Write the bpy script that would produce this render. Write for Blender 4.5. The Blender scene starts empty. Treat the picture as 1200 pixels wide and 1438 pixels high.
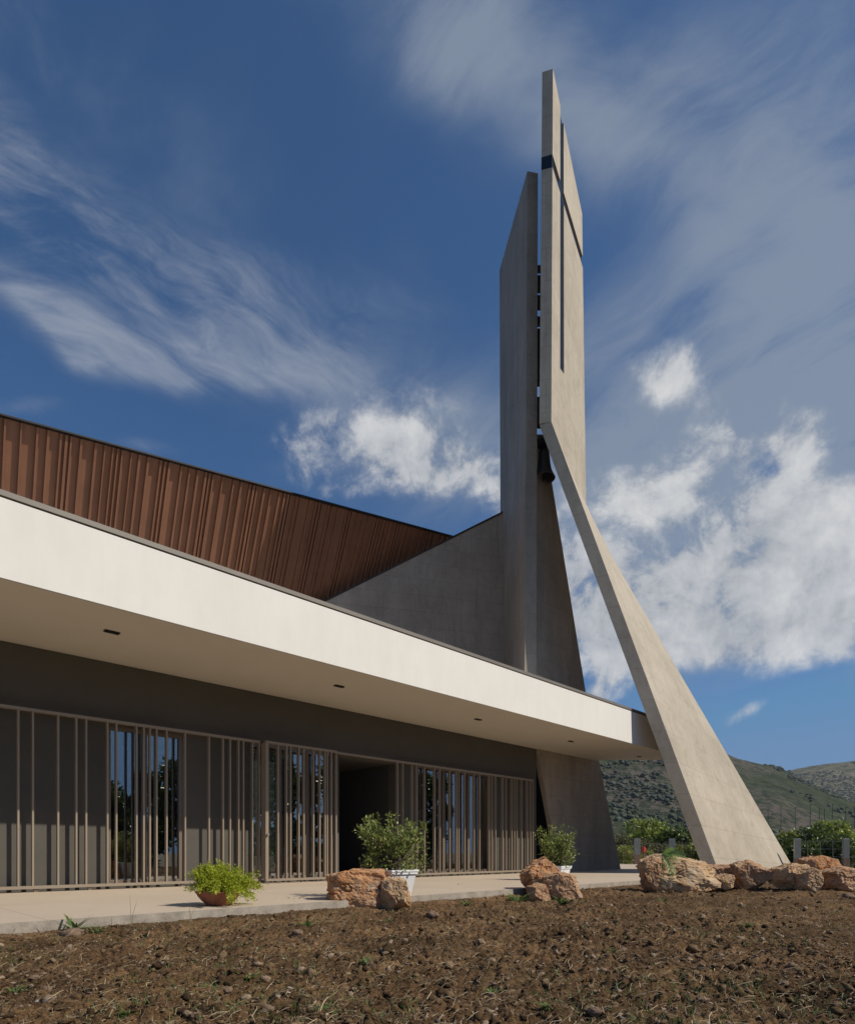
import bpy, bmesh, math, random
import numpy as np
from mathutils import Vector, Matrix, Quaternion
R = math.radians
random.seed(7); rng = np.random.default_rng(7)
sc = bpy.context.scene
col = sc.collection

# ------------------------------------------------------------------ frame of reference
H = 0.65                                   # eye height above the paving (z = 0)
F = 884.0                                  # focal length in photo pixels
def at(px, py, Y):                         # a point of the place, seen at photo pixel px,py, Y metres ahead
    return Vector(((px-600)/F*Y, Y, H+(1198-py)/F*Y))
U = Vector((871, 884, 0)).normalized()     # along the facade
N = Vector((U.y, -U.x, 0))                 # out of the facade
def fp(s, q, z): return U*s + N*q + Vector((0, 0, z))
def s_at(px, q):
    t = (px-600)/F
    return q*(t*N.y-N.x)/(U.x-t*U.y)
def z_at(px, py, q):
    p = fp(s_at(px, q), q, 0); return H+(1198-py)/F*p.y
SUN = Vector((0.963, -0.272, 0))*math.cos(R(43.7)) + Vector((0, 0, math.sin(R(43.7))))
QW, QF, QP = -12.1, -9.36, -6.82           # wall, fascia, paving edge

# ------------------------------------------------------------------ helpers
def tag(o, label=None, cat=None, group=None, kind=None):
    if label: o['label'] = label
    if cat: o['category'] = cat
    if group: o['group'] = group
    if kind: o['kind'] = kind
    return o
def empty(name, loc, label, cat, group=None, rz=0):
    o = bpy.data.objects.new(name, None); col.objects.link(o)
    o.location = loc; o.rotation_euler = (0, 0, rz); o.empty_display_size = .2
    return tag(o, label, cat, group)
class MB:
    """collects faces (with planar metre UVs) and links them as one mesh object"""
    def __init__(s): s.v = []; s.f = []; s.uv = []
    def face(s, pts, uv=None):
        pts = [Vector(p) for p in pts]; b = len(s.v); s.v += pts
        s.f.append(tuple(range(b, b+len(pts))))
        if uv is None:
            n = (pts[1]-pts[0]).cross(pts[2]-pts[0])
            if n.length < 1e-12: n = Vector((0, 0, 1))
            n.normalize()
            if abs(n.z) > .95: a, c = Vector((1, 0, 0)), Vector((0, 1, 0))
            else:
                a = Vector((0, 0, 1)).cross(n).normalized(); c = n.cross(a)
            uv = [(p.dot(a), p.dot(c)) for p in pts]
        s.uv += uv
    def hexa(s, lo, hi):                   # lo, hi: 4 points each, counter-clockwise from above
        s.face(lo[::-1]); s.face(hi)
        for i in range(4):
            j = (i+1) % 4; s.face([lo[i], lo[j], hi[j], hi[i]])
    def prism(s, poly, z0, z1):
        a = [Vector((p[0], p[1], z0)) for p in poly]; b = [Vector((p[0], p[1], z1)) for p in poly]
        s.face(a[::-1]); s.face(b); n = len(poly)
        for i in range(n): s.face([a[i], a[(i+1) % n], b[(i+1) % n], b[i]])
    def fbox(s, s0, s1, q0, q1, z0, z1):   # box in facade coordinates
        if q0 > q1: q0, q1 = q1, q0
        lo = [fp(s0, q1, z0), fp(s1, q1, z0), fp(s1, q0, z0), fp(s0, q0, z0)]
        hi = [p+Vector((0, 0, z1-z0)) for p in lo]
        s.hexa(lo, hi)
    def box(s, c, d, rz=0):
        m = Matrix.Rotation(rz, 3, 'Z'); x, y, z = [k/2 for k in d]; c = Vector(c)
        lo = [c+m @ Vector(p) for p in ((-x, -y, -z), (x, -y, -z), (x, y, -z), (-x, y, -z))]
        hi = [p+Vector((0, 0, 2*z)) for p in lo]
        s.hexa(lo, hi)
    def tube(s, pts, rad, n=8):
        pts = [Vector(p) for p in pts]
        if not hasattr(rad, '__len__'): rad = [rad]*len(pts)
        rings = []
        for i, p in enumerate(pts):
            d = (pts[min(i+1, len(pts)-1)]-pts[max(i-1, 0)]).normalized()
            a = d.orthogonal().normalized(); b = d.cross(a)
            rings.append([p+(a*math.cos(k*2*math.pi/n)+b*math.sin(k*2*math.pi/n))*rad[i] for k in range(n)])
        for i in range(len(rings)-1):
            for k in range(n):
                j = (k+1) % n; s.face([rings[i][k], rings[i][j], rings[i+1][j], rings[i+1][k]])
        s.face(rings[0][::-1]); s.face(rings[-1])
    def lathe(s, prof, c, n=32):
        c = Vector(c)
        for i in range(len(prof)-1):
            for k in range(n):
                a, b = k*2*math.pi/n, (k+1)*2*math.pi/n
                q = [(prof[i][0], a, prof[i][1]), (prof[i][0], b, prof[i][1]), (prof[i+1][0], b, prof[i+1][1]), (prof[i+1][0], a, prof[i+1][1])]
                pts = [c+Vector((r*math.cos(t), r*math.sin(t), z)) for r, t, z in q]
                if prof[i][0] < 1e-6: pts = [pts[0], pts[2], pts[3]]
                elif prof[i+1][0] < 1e-6: pts = pts[:3]
                s.face(pts)
    def build(s, name, mat, parent=None, smooth=False, merge=True, bevel=0):
        me = bpy.data.meshes.new(name)
        off = parent.matrix_world.inverted() if False else None
        me.from_pydata([tuple(v) for v in s.v], [], s.f)
        uvl = me.uv_layers.new(name='UVMap'); uvl.data.foreach_set('uv', [c for t in s.uv for c in t])
        if merge or smooth:
            bm = bmesh.new(); bm.from_mesh(me); bmesh.ops.remove_doubles(bm, verts=bm.verts, dist=1e-4)
            bmesh.ops.recalc_face_normals(bm, faces=bm.faces); bm.to_mesh(me); bm.free()
        if smooth: me.polygons.foreach_set('use_smooth', [True]*len(me.polygons))
        return link(name, me, mat, parent, bevel)
def link(name, me, mat, parent=None, bevel=0):
    o = bpy.data.objects.new(name, me); col.objects.link(o); me.materials.append(mat)
    if parent is not None:
        o.parent = parent
        o.matrix_parent_inverse = chain(parent).inverted()
    if bevel:
        m = o.modifiers.new('bevel', 'BEVEL'); m.width = bevel; m.segments = 2; m.limit_method = 'ANGLE'; m.angle_limit = R(40)
    return o
def chain(o):
    m = Matrix.LocRotScale(o.location, o.rotation_euler, o.scale)
    return chain(o.parent) @ o.matrix_parent_inverse @ m if o.parent else m
def np_mesh(name, v, f):                   # fast mesh from arrays, all faces the same size
    me = bpy.data.meshes.new(name); k = f.shape[1]
    me.vertices.add(len(v)); me.vertices.foreach_set('co', v.astype(np.float32).ravel())
    me.loops.add(f.size); me.loops.foreach_set('vertex_index', f.astype(np.int32).ravel())
    me.polygons.add(len(f)); me.polygons.foreach_set('loop_start', np.arange(0, f.size, k, dtype=np.int32))
    me.update(calc_edges=True); me.validate(); return me

# ---- numpy value noise
def _hash(ix, iy, iz, seed):
    n = (ix*374761393 + iy*668265263 + iz*2147483647 + seed*974711).astype(np.int64) & 0xffffffff
    n = ((n ^ (n >> 13))*1274126177) & 0xffffffff
    n = ((n ^ (n >> 16))*2246822519) & 0xffffffff
    return ((n ^ (n >> 15)) & 0xffff)/65535.0
def vnoise(p, seed=0):
    p = np.asarray(p, dtype=np.float64); i = np.floor(p).astype(np.int64); f = p-i; w = f*f*(3-2*f); r = 0
    for dx in (0, 1):
        for dy in (0, 1):
            for dz in (0, 1):
                h = _hash(i[:, 0]+dx, i[:, 1]+dy, i[:, 2]+dz, seed)
                r = r + h*(w[:, 0] if dx else 1-w[:, 0])*(w[:, 1] if dy else 1-w[:, 1])*(w[:, 2] if dz else 1-w[:, 2])
    return r
def fbm(p, oct=4, seed=0, gain=.5):
    a, s, r, q = 1., 0., 0., np.asarray(p, dtype=np.float64)
    for k in range(oct):
        r = r + a*vnoise(q*(2.03**k)+k*17.3, seed+k); s += a; a *= gain
    return r/s

# ------------------------------------------------------------------ materials
def mat(name):
    m = bpy.data.materials.new(name); m.use_nodes = True; nt = m.node_tree
    return m, nt, nt.nodes['Principled BSDF']
def nd(nt, t, **k):
    n = nt.nodes.new(t)
    for a, v in k.items():
        if a in n.bl_rna.properties and not a[0].isupper(): setattr(n, a, v)
    return n
def ramp(nt, fac, stops):
    n = nt.nodes.new('ShaderNodeValToRGB'); e = n.color_ramp.elements
    e[0].position, e[0].color = stops[0][0], (*stops[0][1], 1)
    e[1].position, e[1].color = stops[-1][0], (*stops[-1][1], 1)
    for p, c in stops[1:-1]:
        x = e.new(p); x.color = (*c, 1)
    nt.links.new(fac, n.inputs[0]); return n.outputs[0]
def noise(nt, vec, scale, detail=6, rough=.6, dist=0):
    n = nt.nodes.new('ShaderNodeTexNoise'); n.inputs['Scale'].default_value = scale
    n.inputs['Detail'].default_value = detail; n.inputs['Roughness'].default_value = rough; n.inputs['Distortion'].default_value = dist
    if vec is not None: nt.links.new(vec, n.inputs['Vector'])
    return n.outputs['Fac']
def objco(nt): return nt.nodes.new('ShaderNodeTexCoord').outputs['Object']
def uvco(nt): return nt.nodes.new('ShaderNodeTexCoord').outputs['UV']
def mapping(nt, vec, scale=(1, 1, 1), rot=(0, 0, 0)):
    n = nt.nodes.new('ShaderNodeMapping'); n.inputs['Scale'].default_value = scale; n.inputs['Rotation'].default_value = rot
    nt.links.new(vec, n.inputs[0]); return n.outputs[0]
def mix(nt, fac, a, b, mode='MIX'):
    n = nt.nodes.new('ShaderNodeMix'); n.data_type = 'RGBA'; n.blend_type = mode
    for i, x in ((0, fac), (6, a), (7, b)):
        if isinstance(x, (int, float)): n.inputs[i].default_value = x
        elif isinstance(x, tuple): n.inputs[i].default_value = (*x, 1)
        else: nt.links.new(x, n.inputs[i])
    return n.outputs[2]
def math_(nt, op, a, b=None, c=None, clamp=False):
    n = nt.nodes.new('ShaderNodeMath'); n.operation = op; n.use_clamp = clamp
    for i, x in enumerate((a, b, c)):
        if x is None: continue
        if isinstance(x, (int, float)): n.inputs[i].default_value = x
        else: nt.links.new(x, n.inputs[i])
    return n.outputs[0]
def bump(nt, bsdf, h, strength, dist=.02):
    n = nt.nodes.new('ShaderNodeBump'); n.inputs['Strength'].default_value = strength; n.inputs['Distance'].default_value = dist
    nt.links.new(h, n.inputs['Height']); nt.links.new(n.outputs[0], bsdf.inputs['Normal'])
def plain(name, c, rough=.6, metal=0, var=.15, scale=3, bmp=0, bscale=40):
    m, nt, b = mat(name); v = objco(nt)
    k = noise(nt, v, scale, 7, .65)
    lo = tuple(x*(1-var) for x in c); hi = tuple(min(1, x*(1+var)) for x in c)
    nt.links.new(ramp(nt, k, [(.3, lo), (.7, hi)]), b.inputs['Base Color'])
    b.inputs['Roughness'].default_value = rough; b.inputs['Metallic'].default_value = metal
    if bmp: bump(nt, b, noise(nt, v, bscale, 5, .6), bmp, .01)
    return m
def stone_mat(name, c1, c2, mort, bw=1.2, bh=.6, stain=.25):
    m, nt, b = mat(name); uv = uvco(nt)
    br = nt.nodes.new('ShaderNodeTexBrick'); nt.links.new(uv, br.inputs['Vector'])
    br.offset = .5; br.inputs['Scale'].default_value = 1
    br.inputs['Brick Width'].default_value = bw; br.inputs['Row Height'].default_value = bh
    br.inputs['Mortar Size'].default_value = .011; br.inputs['Mortar Smooth'].default_value = .3; br.inputs['Bias'].default_value = 0
    br.inputs['Color1'].default_value = (*c1, 1); br.inputs['Color2'].default_value = (*c2, 1); br.inputs['Mortar'].default_value = (*mort, 1)
    v = objco(nt)
    st = noise(nt, mapping(nt, v, (1.6, 1.6, .28)), 1.1, 8, .65, .4)
    cl = noise(nt, mapping(nt, v, (1, 1, 1)), .45, 5, .6)
    c = mix(nt, 1, br.outputs['Color'], ramp(nt, st, [(.32, (1-stain, 1-stain, 1-stain)), (.62, (1, 1, 1))]), 'MULTIPLY')
    c = mix(nt, 1, c, ramp(nt, cl, [(.32, (.80, .79, .77)), (.66, (1.0, 1.0, 1.0))]), 'MULTIPLY')
    mo = noise(nt, v, 2.3, 9, .7, 1.2)
    c = mix(nt, 1, c, ramp(nt, mo, [(.36, (.89, .88, .865)), (.5, (1, 1, 1)), (.66, (1.05, 1.05, 1.05))]), 'MULTIPLY')
    fine = noise(nt, v, 26, 6, .7)
    c = mix(nt, 1, c, ramp(nt, fine, [(.25, (.93, .93, .93)), (.75, (1, 1, 1))]), 'MULTIPLY')
    nt.links.new(c, b.inputs['Base Color']); b.inputs['Roughness'].default_value = .75
    hh = math_(nt, 'SUBTRACT', math_(nt, 'MULTIPLY', fine, .25), br.outputs['Fac'])
    bump(nt, b, hh, .25, .004)
    return m
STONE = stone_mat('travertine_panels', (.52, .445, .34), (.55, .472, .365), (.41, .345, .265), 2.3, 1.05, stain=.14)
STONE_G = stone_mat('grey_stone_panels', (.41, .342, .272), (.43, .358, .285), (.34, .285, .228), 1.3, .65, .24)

def plaster():
    m, nt, b = mat('white_plaster'); v = objco(nt)
    k = noise(nt, v, .8, 8, .65); st = noise(nt, mapping(nt, v, (2.2, 2.2, .5)), 1.6, 7, .7)
    c = ramp(nt, k, [(.3, (.80, .765, .695)), (.7, (.85, .815, .745))])
    c = mix(nt, 1, c, ramp(nt, st, [(.28, (.96, .955, .945)), (.6, (1, 1, 1))]), 'MULTIPLY')
    nt.links.new(c, b.inputs['Base Color']); b.inputs['Roughness'].default_value = .85
    bump(nt, b, noise(nt, v, 60, 5, .6), .15, .004); return m
PLASTER = plaster()
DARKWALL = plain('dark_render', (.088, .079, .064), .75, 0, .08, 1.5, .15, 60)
SLAT = plain('bronze_metal', (.31, .25, .185), .45, .15, .06, 2)
FRAME = plain('bronze_frame', (.20, .155, .115), .45, .2, .06, 2)
COPING = plain('taupe_coping', (.20, .175, .145), .55, .1, .08, 2)
BLACKMETAL = plain('black_metal', (.018, .018, .022), .35, .4, .1, 3)
BLUEBLACK = plain('blue_black_metal', (.012, .014, .024), .3, .3, .1, 3)
WHITEPL = plain('white_plastic', (.78, .78, .77), .4, 0, .04, 3)
BRONZE = plain('bell_bronze', (.05, .042, .034), .45, .7, .15, 4)
GALV = plain('galvanised_steel', (.235, .245, .24), .45, .5, .1, 4)
REDPAINT = plain('red_paint', (.55, .05, .03), .45, 0, .1, 6)
RUSTBASE = plain('red_brown_base', (.17, .105, .08), .8, 0, .2, 6)
INTERIOR = plain('interior_wall', (.16, .15, .135), .8, 0, .08, 2)
INTFLOOR = plain('interior_floor', (.14, .12, .10), .5, 0, .1, 2)
BARK = plain('bark', (.11, .08, .055), .9, 0, .3, 12, .5, 60)
SOILPOT = plain('potting_soil', (.04, .028, .02), .95, 0, .4, 20, .6, 90)

def cladding():
    m, nt, b = mat('brown_metal_cladding'); v = objco(nt)
    k = noise(nt, v, .7, 7, .6); sx = noise(nt, mapping(nt, v, (3, 3, .35)), 2, 7, .65)
    c = ramp(nt, k, [(.3, (.225, .098, .050)), (.7, (.28, .125, .066))])
    c = mix(nt, 1, c, ramp(nt, sx, [(.3, (.86, .86, .87)), (.65, (1, 1, 1))]), 'MULTIPLY')
    nt.links.new(c, b.inputs['Base Color']); b.inputs['Roughness'].default_value = .5; b.inputs['Metallic'].default_value = .0
    return m
CLAD = cladding()
CAPM = plain('near_black_trim', (.014, .011, .01), .7, 0, .1, 3)
CLADDARK = plain('dark_brown_trim', (.04, .026, .02), .5, .1, .1, 3)

def terracotta():
    m, nt, b = mat('terracotta'); v = objco(nt)
    c = ramp(nt, noise(nt, v, 9, 6, .65), [(.3, (.25, .085, .045)), (.7, (.34, .125, .07))])
    nt.links.new(c, b.inputs['Base Color']); b.inputs['Roughness'].default_value = .65
    bump(nt, b, noise(nt, v, 80, 4, .6), .2, .004); return m
TERRA = terracotta()

def paving_mat():
    m, nt, b = mat('screed_paving'); v = objco(nt)
    k = noise(nt, v, .35, 8, .65, .3); f = noise(nt, v, 14, 8, .7)
    c = ramp(nt, k, [(.3, (.50, .40, .295)), (.7, (.58, .475, .355))])
    c = mix(nt, 1, c, ramp(nt, f, [(.3, (.9, .9, .9)), (.7, (1, 1, 1))]), 'MULTIPLY')
    # expansion joints every 4.2 m across the walk
    sp = nt.nodes.new('ShaderNodeSeparateXYZ'); nt.links.new(mapping(nt, v, (1, 1, 1), (0, 0, -math.atan2(U.y, U.x))), sp.inputs[0])
    fr = math_(nt, 'FRACT', math_(nt, 'DIVIDE', math_(nt, 'ADD', sp.outputs['X'], 100-.95), 4.2))
    j = math_(nt, 'LESS_THAN', fr, .0016)
    c = mix(nt, j, c, (.20, .165, .13))
    nt.links.new(c, b.inputs['Base Color']); b.inputs['Roughness'].default_value = .8
    bump(nt, b, f, .12, .004); return m
PAVING = paving_mat()

def soil_mat():
    m, nt, b = mat('ploughed_soil'); v = objco(nt)
    k = noise(nt, v, 1.6, 9, .7); f = noise(nt, v, 38, 8, .72); big = noise(nt, v, .35, 5, .6)
    c = ramp(nt, k, [(.25, (.088, .048, .022)), (.5, (.155, .090, .042)), (.75, (.25, .158, .082))])
    c = mix(nt, 1, c, ramp(nt, f, [(.30, (.30, .28, .26)), (.5, (.95, .95, .95)), (.70, (1.9, 1.85, 1.8))]), 'MULTIPLY')
    pat = noise(nt, v, 1.1, 4, .55)
    c = mix(nt, 1, c, ramp(nt, pat, [(.36, (.58, .56, .54)), (.55, (1.05, 1.05, 1.05)), (.68, (1.3, 1.28, 1.24))]), 'MULTIPLY')
    c = mix(nt, ramp(nt, big, [(.5, (0, 0, 0)), (.75, (.3, .3, .3))]), c, (.10, .085, .035))
    nt.links.new(c, b.inputs['Base Color']); b.inputs['Roughness'].default_value = .95; b.inputs['Specular IOR Level'].default_value = .2
    bump(nt, b, f, .9, .03); return m
SOIL = soil_mat()
def clod_mat():
    m, nt, b = mat('soil_clods'); v = objco(nt)
    g = nt.nodes.new('ShaderNodeNewGeometry').outputs['Random Per Island']
    c = ramp(nt, g, [(0, (.05, .030, .015)), (.45, (.128, .078, .037)), (.8, (.235, .157, .084)), (1, (.40, .30, .21))])
    f = noise(nt, v, 60, 7, .7)
    c = mix(nt, 1, c, ramp(nt, f, [(.3, (.6, .58, .55)), (.6, (1, 1, 1)), (.8, (1.3, 1.28, 1.25))]), 'MULTIPLY')
    nt.links.new(c, b.inputs['Base Color']); b.inputs['Roughness'].default_value = .95; b.inputs['Specular IOR Level'].default_value = .2
    bump(nt, b, f, .8, .015); return m
CLOD = clod_mat()
def rand_mat(name, stops, rough=.8, trans=0):
    m, nt, b = mat(name)
    g = nt.nodes.new('ShaderNodeNewGeometry').outputs['Random Per Island']
    c = ramp(nt, g, stops); nt.links.new(c, b.inputs['Base Color']); b.inputs['Roughness'].default_value = rough
    if trans:
        t = nt.nodes.new('ShaderNodeBsdfTranslucent'); nt.links.new(c, t.inputs['Color'])
        ms = nt.nodes.new('ShaderNodeMixShader'); ms.inputs[0].default_value = trans
        nt.links.new(b.outputs[0], ms.inputs[1]); nt.links.new(t.outputs[0], ms.inputs[2])
        nt.links.new(ms.outputs[0], nt.nodes['Material Output'].inputs['Surface'])
    return m
STRAW = rand_mat('straw', [(0, (.10, .065, .035)), (.6, (.20, .145, .08)), (1, (.46, .36, .22))])
STONES = rand_mat('pale_stones', [(0, (.19, .125, .09)), (.6, (.28, .205, .155)), (1, (.38, .31, .26))], .9)
L_FERN = rand_mat('fern_leaf', [(0, (.24, .29, .012)), (.5, (.40, .46, .025)), (1, (.60, .62, .08))], .5, .4)
L_BUSH = rand_mat('bush_leaf', [(0, (.10, .13, .03)), (.5, (.21, .26, .055)), (.85, (.36, .40, .10)), (1, (.52, .54, .2))], .5, .35)
L_HEDGE = rand_mat('hedge_leaf', [(0, (.11, .16, .03)), (.5, (.23, .29, .05)), (1, (.40, .44, .10))], .5, .3)
L_DRY = rand_mat('dry_leaf', [(0, (.07, .07, .025)), (.6, (.14, .14, .05)), (1, (.23, .21, .09))], .6, .3)
L_PALM = rand_mat('yellow_leaf', [(0, (.14, .17, .02)), (.6, (.25, .27, .04)), (1, (.38, .38, .08))], .5, .3)
L_DARK = rand_mat('dark_leaf', [(0, (.045, .07, .016)), (.6, (.10, .14, .03)), (1, (.19, .24, .055))], .4, .25)
L_WEED = rand_mat('weed_leaf', [(0, (.07, .12, .025)), (.6, (.13, .20, .045)), (1, (.22, .29, .08))], .5, .3)
L_THISTLE = rand_mat('thistle_leaf', [(0, (.16, .26, .07)), (.6, (.27, .40, .11)), (1, (.38, .50, .18))], .5, .5)
GRASS = rand_mat('dry_grass', [(0, (.10, .10, .03)), (.6, (.19, .17, .06)), (1, (.30, .25, .11))], .7, .3)

def rock_mat(name, a, b_, c_, dark):
    m, nt, b = mat(name); v = objco(nt)
    k = noise(nt, v, 2.6, 8, .68, .8); f = noise(nt, v, 22, 8, .72); w = noise(nt, v, 5, 6, .6, 1.5)
    c = ramp(nt, k, [(.28, a), (.5, b_), (.72, c_)])
    c = mix(nt, ramp(nt, w, [(.56, (0, 0, 0)), (.66, (.8, .8, .8))]), c, dark)
    c = mix(nt, 1, c, ramp(nt, f, [(.28, (.68, .65, .62)), (.55, (1, 1, 1)), (.8, (1.15, 1.13, 1.1))]), 'MULTIPLY')
    nt.links.new(c, b.inputs['Base Color']); b.inputs['Roughness'].default_value = .9; b.inputs['Specular IOR Level'].default_value = .25
    h = math_(nt, 'ADD', f, math_(nt, 'MULTIPLY', w, .8))
    bump(nt, b, h, .6, .03); return m
ROCK_O = rock_mat('orange_limestone', (.44, .18, .065), (.55, .29, .14), (.62, .42, .27), (.42, .33, .25))
ROCK_T = rock_mat('tan_limestone', (.46, .26, .125), (.55, .37, .21), (.61, .48, .33), (.42, .35, .27))
ROCK_D = rock_mat('brown_limestone', (.37, .195, .10), (.48, .29, .165), (.55, .40, .26), (.34, .27, .21))

STONE_D = rock_mat('soiled_stone', (.16, .10, .062), (.23, .155, .105), (.32, .235, .17), (.20, .155, .12))
def glass_mat():
    m, nt, b = mat('window_glass')
    nt.nodes.remove(b); out = nt.nodes['Material Output']
    gl = nt.nodes.new('ShaderNodeBsdfGlossy'); gl.inputs['Roughness'].default_value = .0; gl.inputs['Color'].default_value = (.88, .86, .84, 1)
    tr = nt.nodes.new('ShaderNodeBsdfTransparent'); tr.inputs['Color'].default_value = (.62, .66, .66, 1)
    fr = nt.nodes.new('ShaderNodeFresnel'); fr.inputs['IOR'].default_value = 1.5
    fac = math_(nt, 'ADD', math_(nt, 'MULTIPLY', fr.outputs[0], .8), .27, clamp=True)
    ms = nt.nodes.new('ShaderNodeMixShader'); nt.links.new(fac, ms.inputs[0])
    nt.links.new(tr.outputs[0], ms.inputs[1]); nt.links.new(gl.outputs[0], ms.inputs[2]); nt.links.new(ms.outputs[0], out.inputs[0])
    return m
GLASS = glass_mat()

def hill_mat(name, bare, green, shrub, bare2, gscale):
    m, nt, b = mat(name); v = objco(nt)
    big = noise(nt, v, gscale, 6, .6, .5); mid = noise(nt, v, gscale*4, 6, .65); fine = noise(nt, v, gscale*16, 6, .7)
    rocky = noise(nt, mapping(nt, v, (1, 1, 2.5)), gscale*8, 8, .75)
    c = mix(nt, ramp(nt, big, [(.42, (0, 0, 0)), (.58, (1, 1, 1))]), green, bare)
    c = mix(nt, ramp(nt, mid, [(.5, (0, 0, 0)), (.62, (.8, .8, .8))]), c, bare2)
    c = mix(nt, ramp(nt, fine, [(.47, (0, 0, 0)), (.56, (.85, .85, .85))]), c, shrub)
    c = mix(nt, ramp(nt, rocky, [(.64, (0, 0, 0)), (.7, (.7, .7, .7))]), c, (.36, .34, .31))
    nt.links.new(c, b.inputs['Base Color']); b.inputs['Roughness'].default_value = .95; b.inputs['Specular IOR Level'].default_value = .1
    bump(nt, b, math_(nt, 'ADD', rocky, fine), .9, 6.0); return m
HILL1 = hill_mat('scrub_hillside', (.165, .14, .11), (.07, .09, .04), (.042, .060, .034), (.10, .115, .052), .011)  # tones darkened all over in place of a cloud's shadow on the slope
HILL2 = hill_mat('dry_hillside', (.26, .21, .145), (.16, .155, .075), (.05, .06, .035), (.22, .18, .11), .006)
SCRUB = rand_mat('hill_scrub', [(0, (.042, .056, .04)), (.7, (.06, .075, .05)), (1, (.09, .10, .06))], .9)
def ground_mat():
    m, nt, b = mat('field_ground'); v = objco(nt)
    k = noise(nt, v, .12, 8, .7); f = noise(nt, v, 6, 8, .7)
    c = ramp(nt, k, [(.3, (.10, .085, .04)), (.5, (.16, .125, .07)), (.7, (.09, .10, .035))])
    c = mix(nt, 1, c, ramp(nt, f, [(.3, (.7, .7, .7)), (.7, (1.1, 1.1, 1.1))]), 'MULTIPLY')
    nt.links.new(c, b.inputs['Base Color']); b.inputs['Roughness'].default_value = .95
    bump(nt, b, f, .6, .05); return m
GROUND = ground_mat()

# ------------------------------------------------------------------ setting: ground, paving, soil
g = MB(); S = 2200
g.face([(-S, -S, -.42), (S, -S, -.42), (S, S, -.42), (-S, S, -.42)])
tag(g.build('ground', GROUND), kind='structure')

sL, sR = s_at(-420, QP), s_at(905, QP)
pv = MB()
pts = [fp(-14, QP, 0), fp(sR, QP, 0), Vector((7.9, 17.6, 0)), Vector((14, 38, 0)), Vector((2, 42, 0)), fp(15, QW+.02, 0), fp(-14, QW+.02, 0)]
pv.prism([(p.x, p.y) for p in pts], -.45, 0)
tag(pv.build('paving', PAVING, bevel=.012), kind='structure')
ks = MB(); ks.fbox(-14, sR, QP+.002, QP+.022, -.45, .004)
tag(ks.build('paving_edge', plain('screed_edge', (.36, .31, .25), .8, 0, .3, 6, .5, 40)), kind='structure')

def soil_z(x, y):
    p = np.stack([x, y, np.zeros_like(x)], 1)
    q = N.x*x+N.y*y                                         # distance out of the facade
    base = -.115-.02*np.clip((y-6)/6, 0, 1)
    lum = (fbm(p*.55, 3, 11)-.5)*.15
    cl = (fbm(p*4.2, 5, 21, .62)-.5)*.15
    rid = np.abs(fbm(p*13, 4, 31, .6)-.5)*.10-.02
    p2 = np.stack([x, y, x*0+4.7], 1)+(.04*(fbm(p*6, 2, 41)-.5))[:, None]
    bil = (np.abs(2*vnoise(p2*16, 43)-1)*.6+np.abs(2*vnoise(p2*33, 44)-1)*.4)
    z = base+lum+cl+rid+(bil-.35)*.07
    near = np.clip((q-QP)/.45, 0, 1)                         # dips where it meets the paving
    z = (-.085+cl*.35)*(1-near)+z*near
    far = np.clip((y-15.0)/4, 0, 1)
    return z*(1-far)+(-.16+cl*.6)*far
xs = np.concatenate([np.arange(-8.5, -2.6, .035), np.arange(-2.6, 3.4, .015), np.arange(3.4, 17.5, .035)]); ys = 1.7*np.exp(np.linspace(0, math.log(22/1.7), 520))
gx, gy = np.meshgrid(xs, ys); fx, fy = gx.ravel(), gy.ravel()
fz = soil_z(fx, fy)
qq = N.x*fx+N.y*fy; under = qq < QP+.01
fz = np.where(under & (fy < 19), -.3, fz)
edge = np.minimum.reduce([fx+8.5, 17.5-fx, 22-fy]); fz = np.where(edge < 1.5, fz*(edge/1.5)+(-.5)*(1-edge/1.5), fz)
w = len(xs); idx = np.arange(len(fx)).reshape(len(ys), w)
f = np.stack([idx[:-1, :-1], idx[:-1, 1:], idx[1:, 1:], idx[1:, :-1]], -1).reshape(-1, 4)
me = np_mesh('soil', np.stack([fx, fy, fz], 1), f); me.polygons.foreach_set('use_smooth', [True]*len(me.polygons))
tag(link('soil', me, SOIL), kind='structure')

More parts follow.
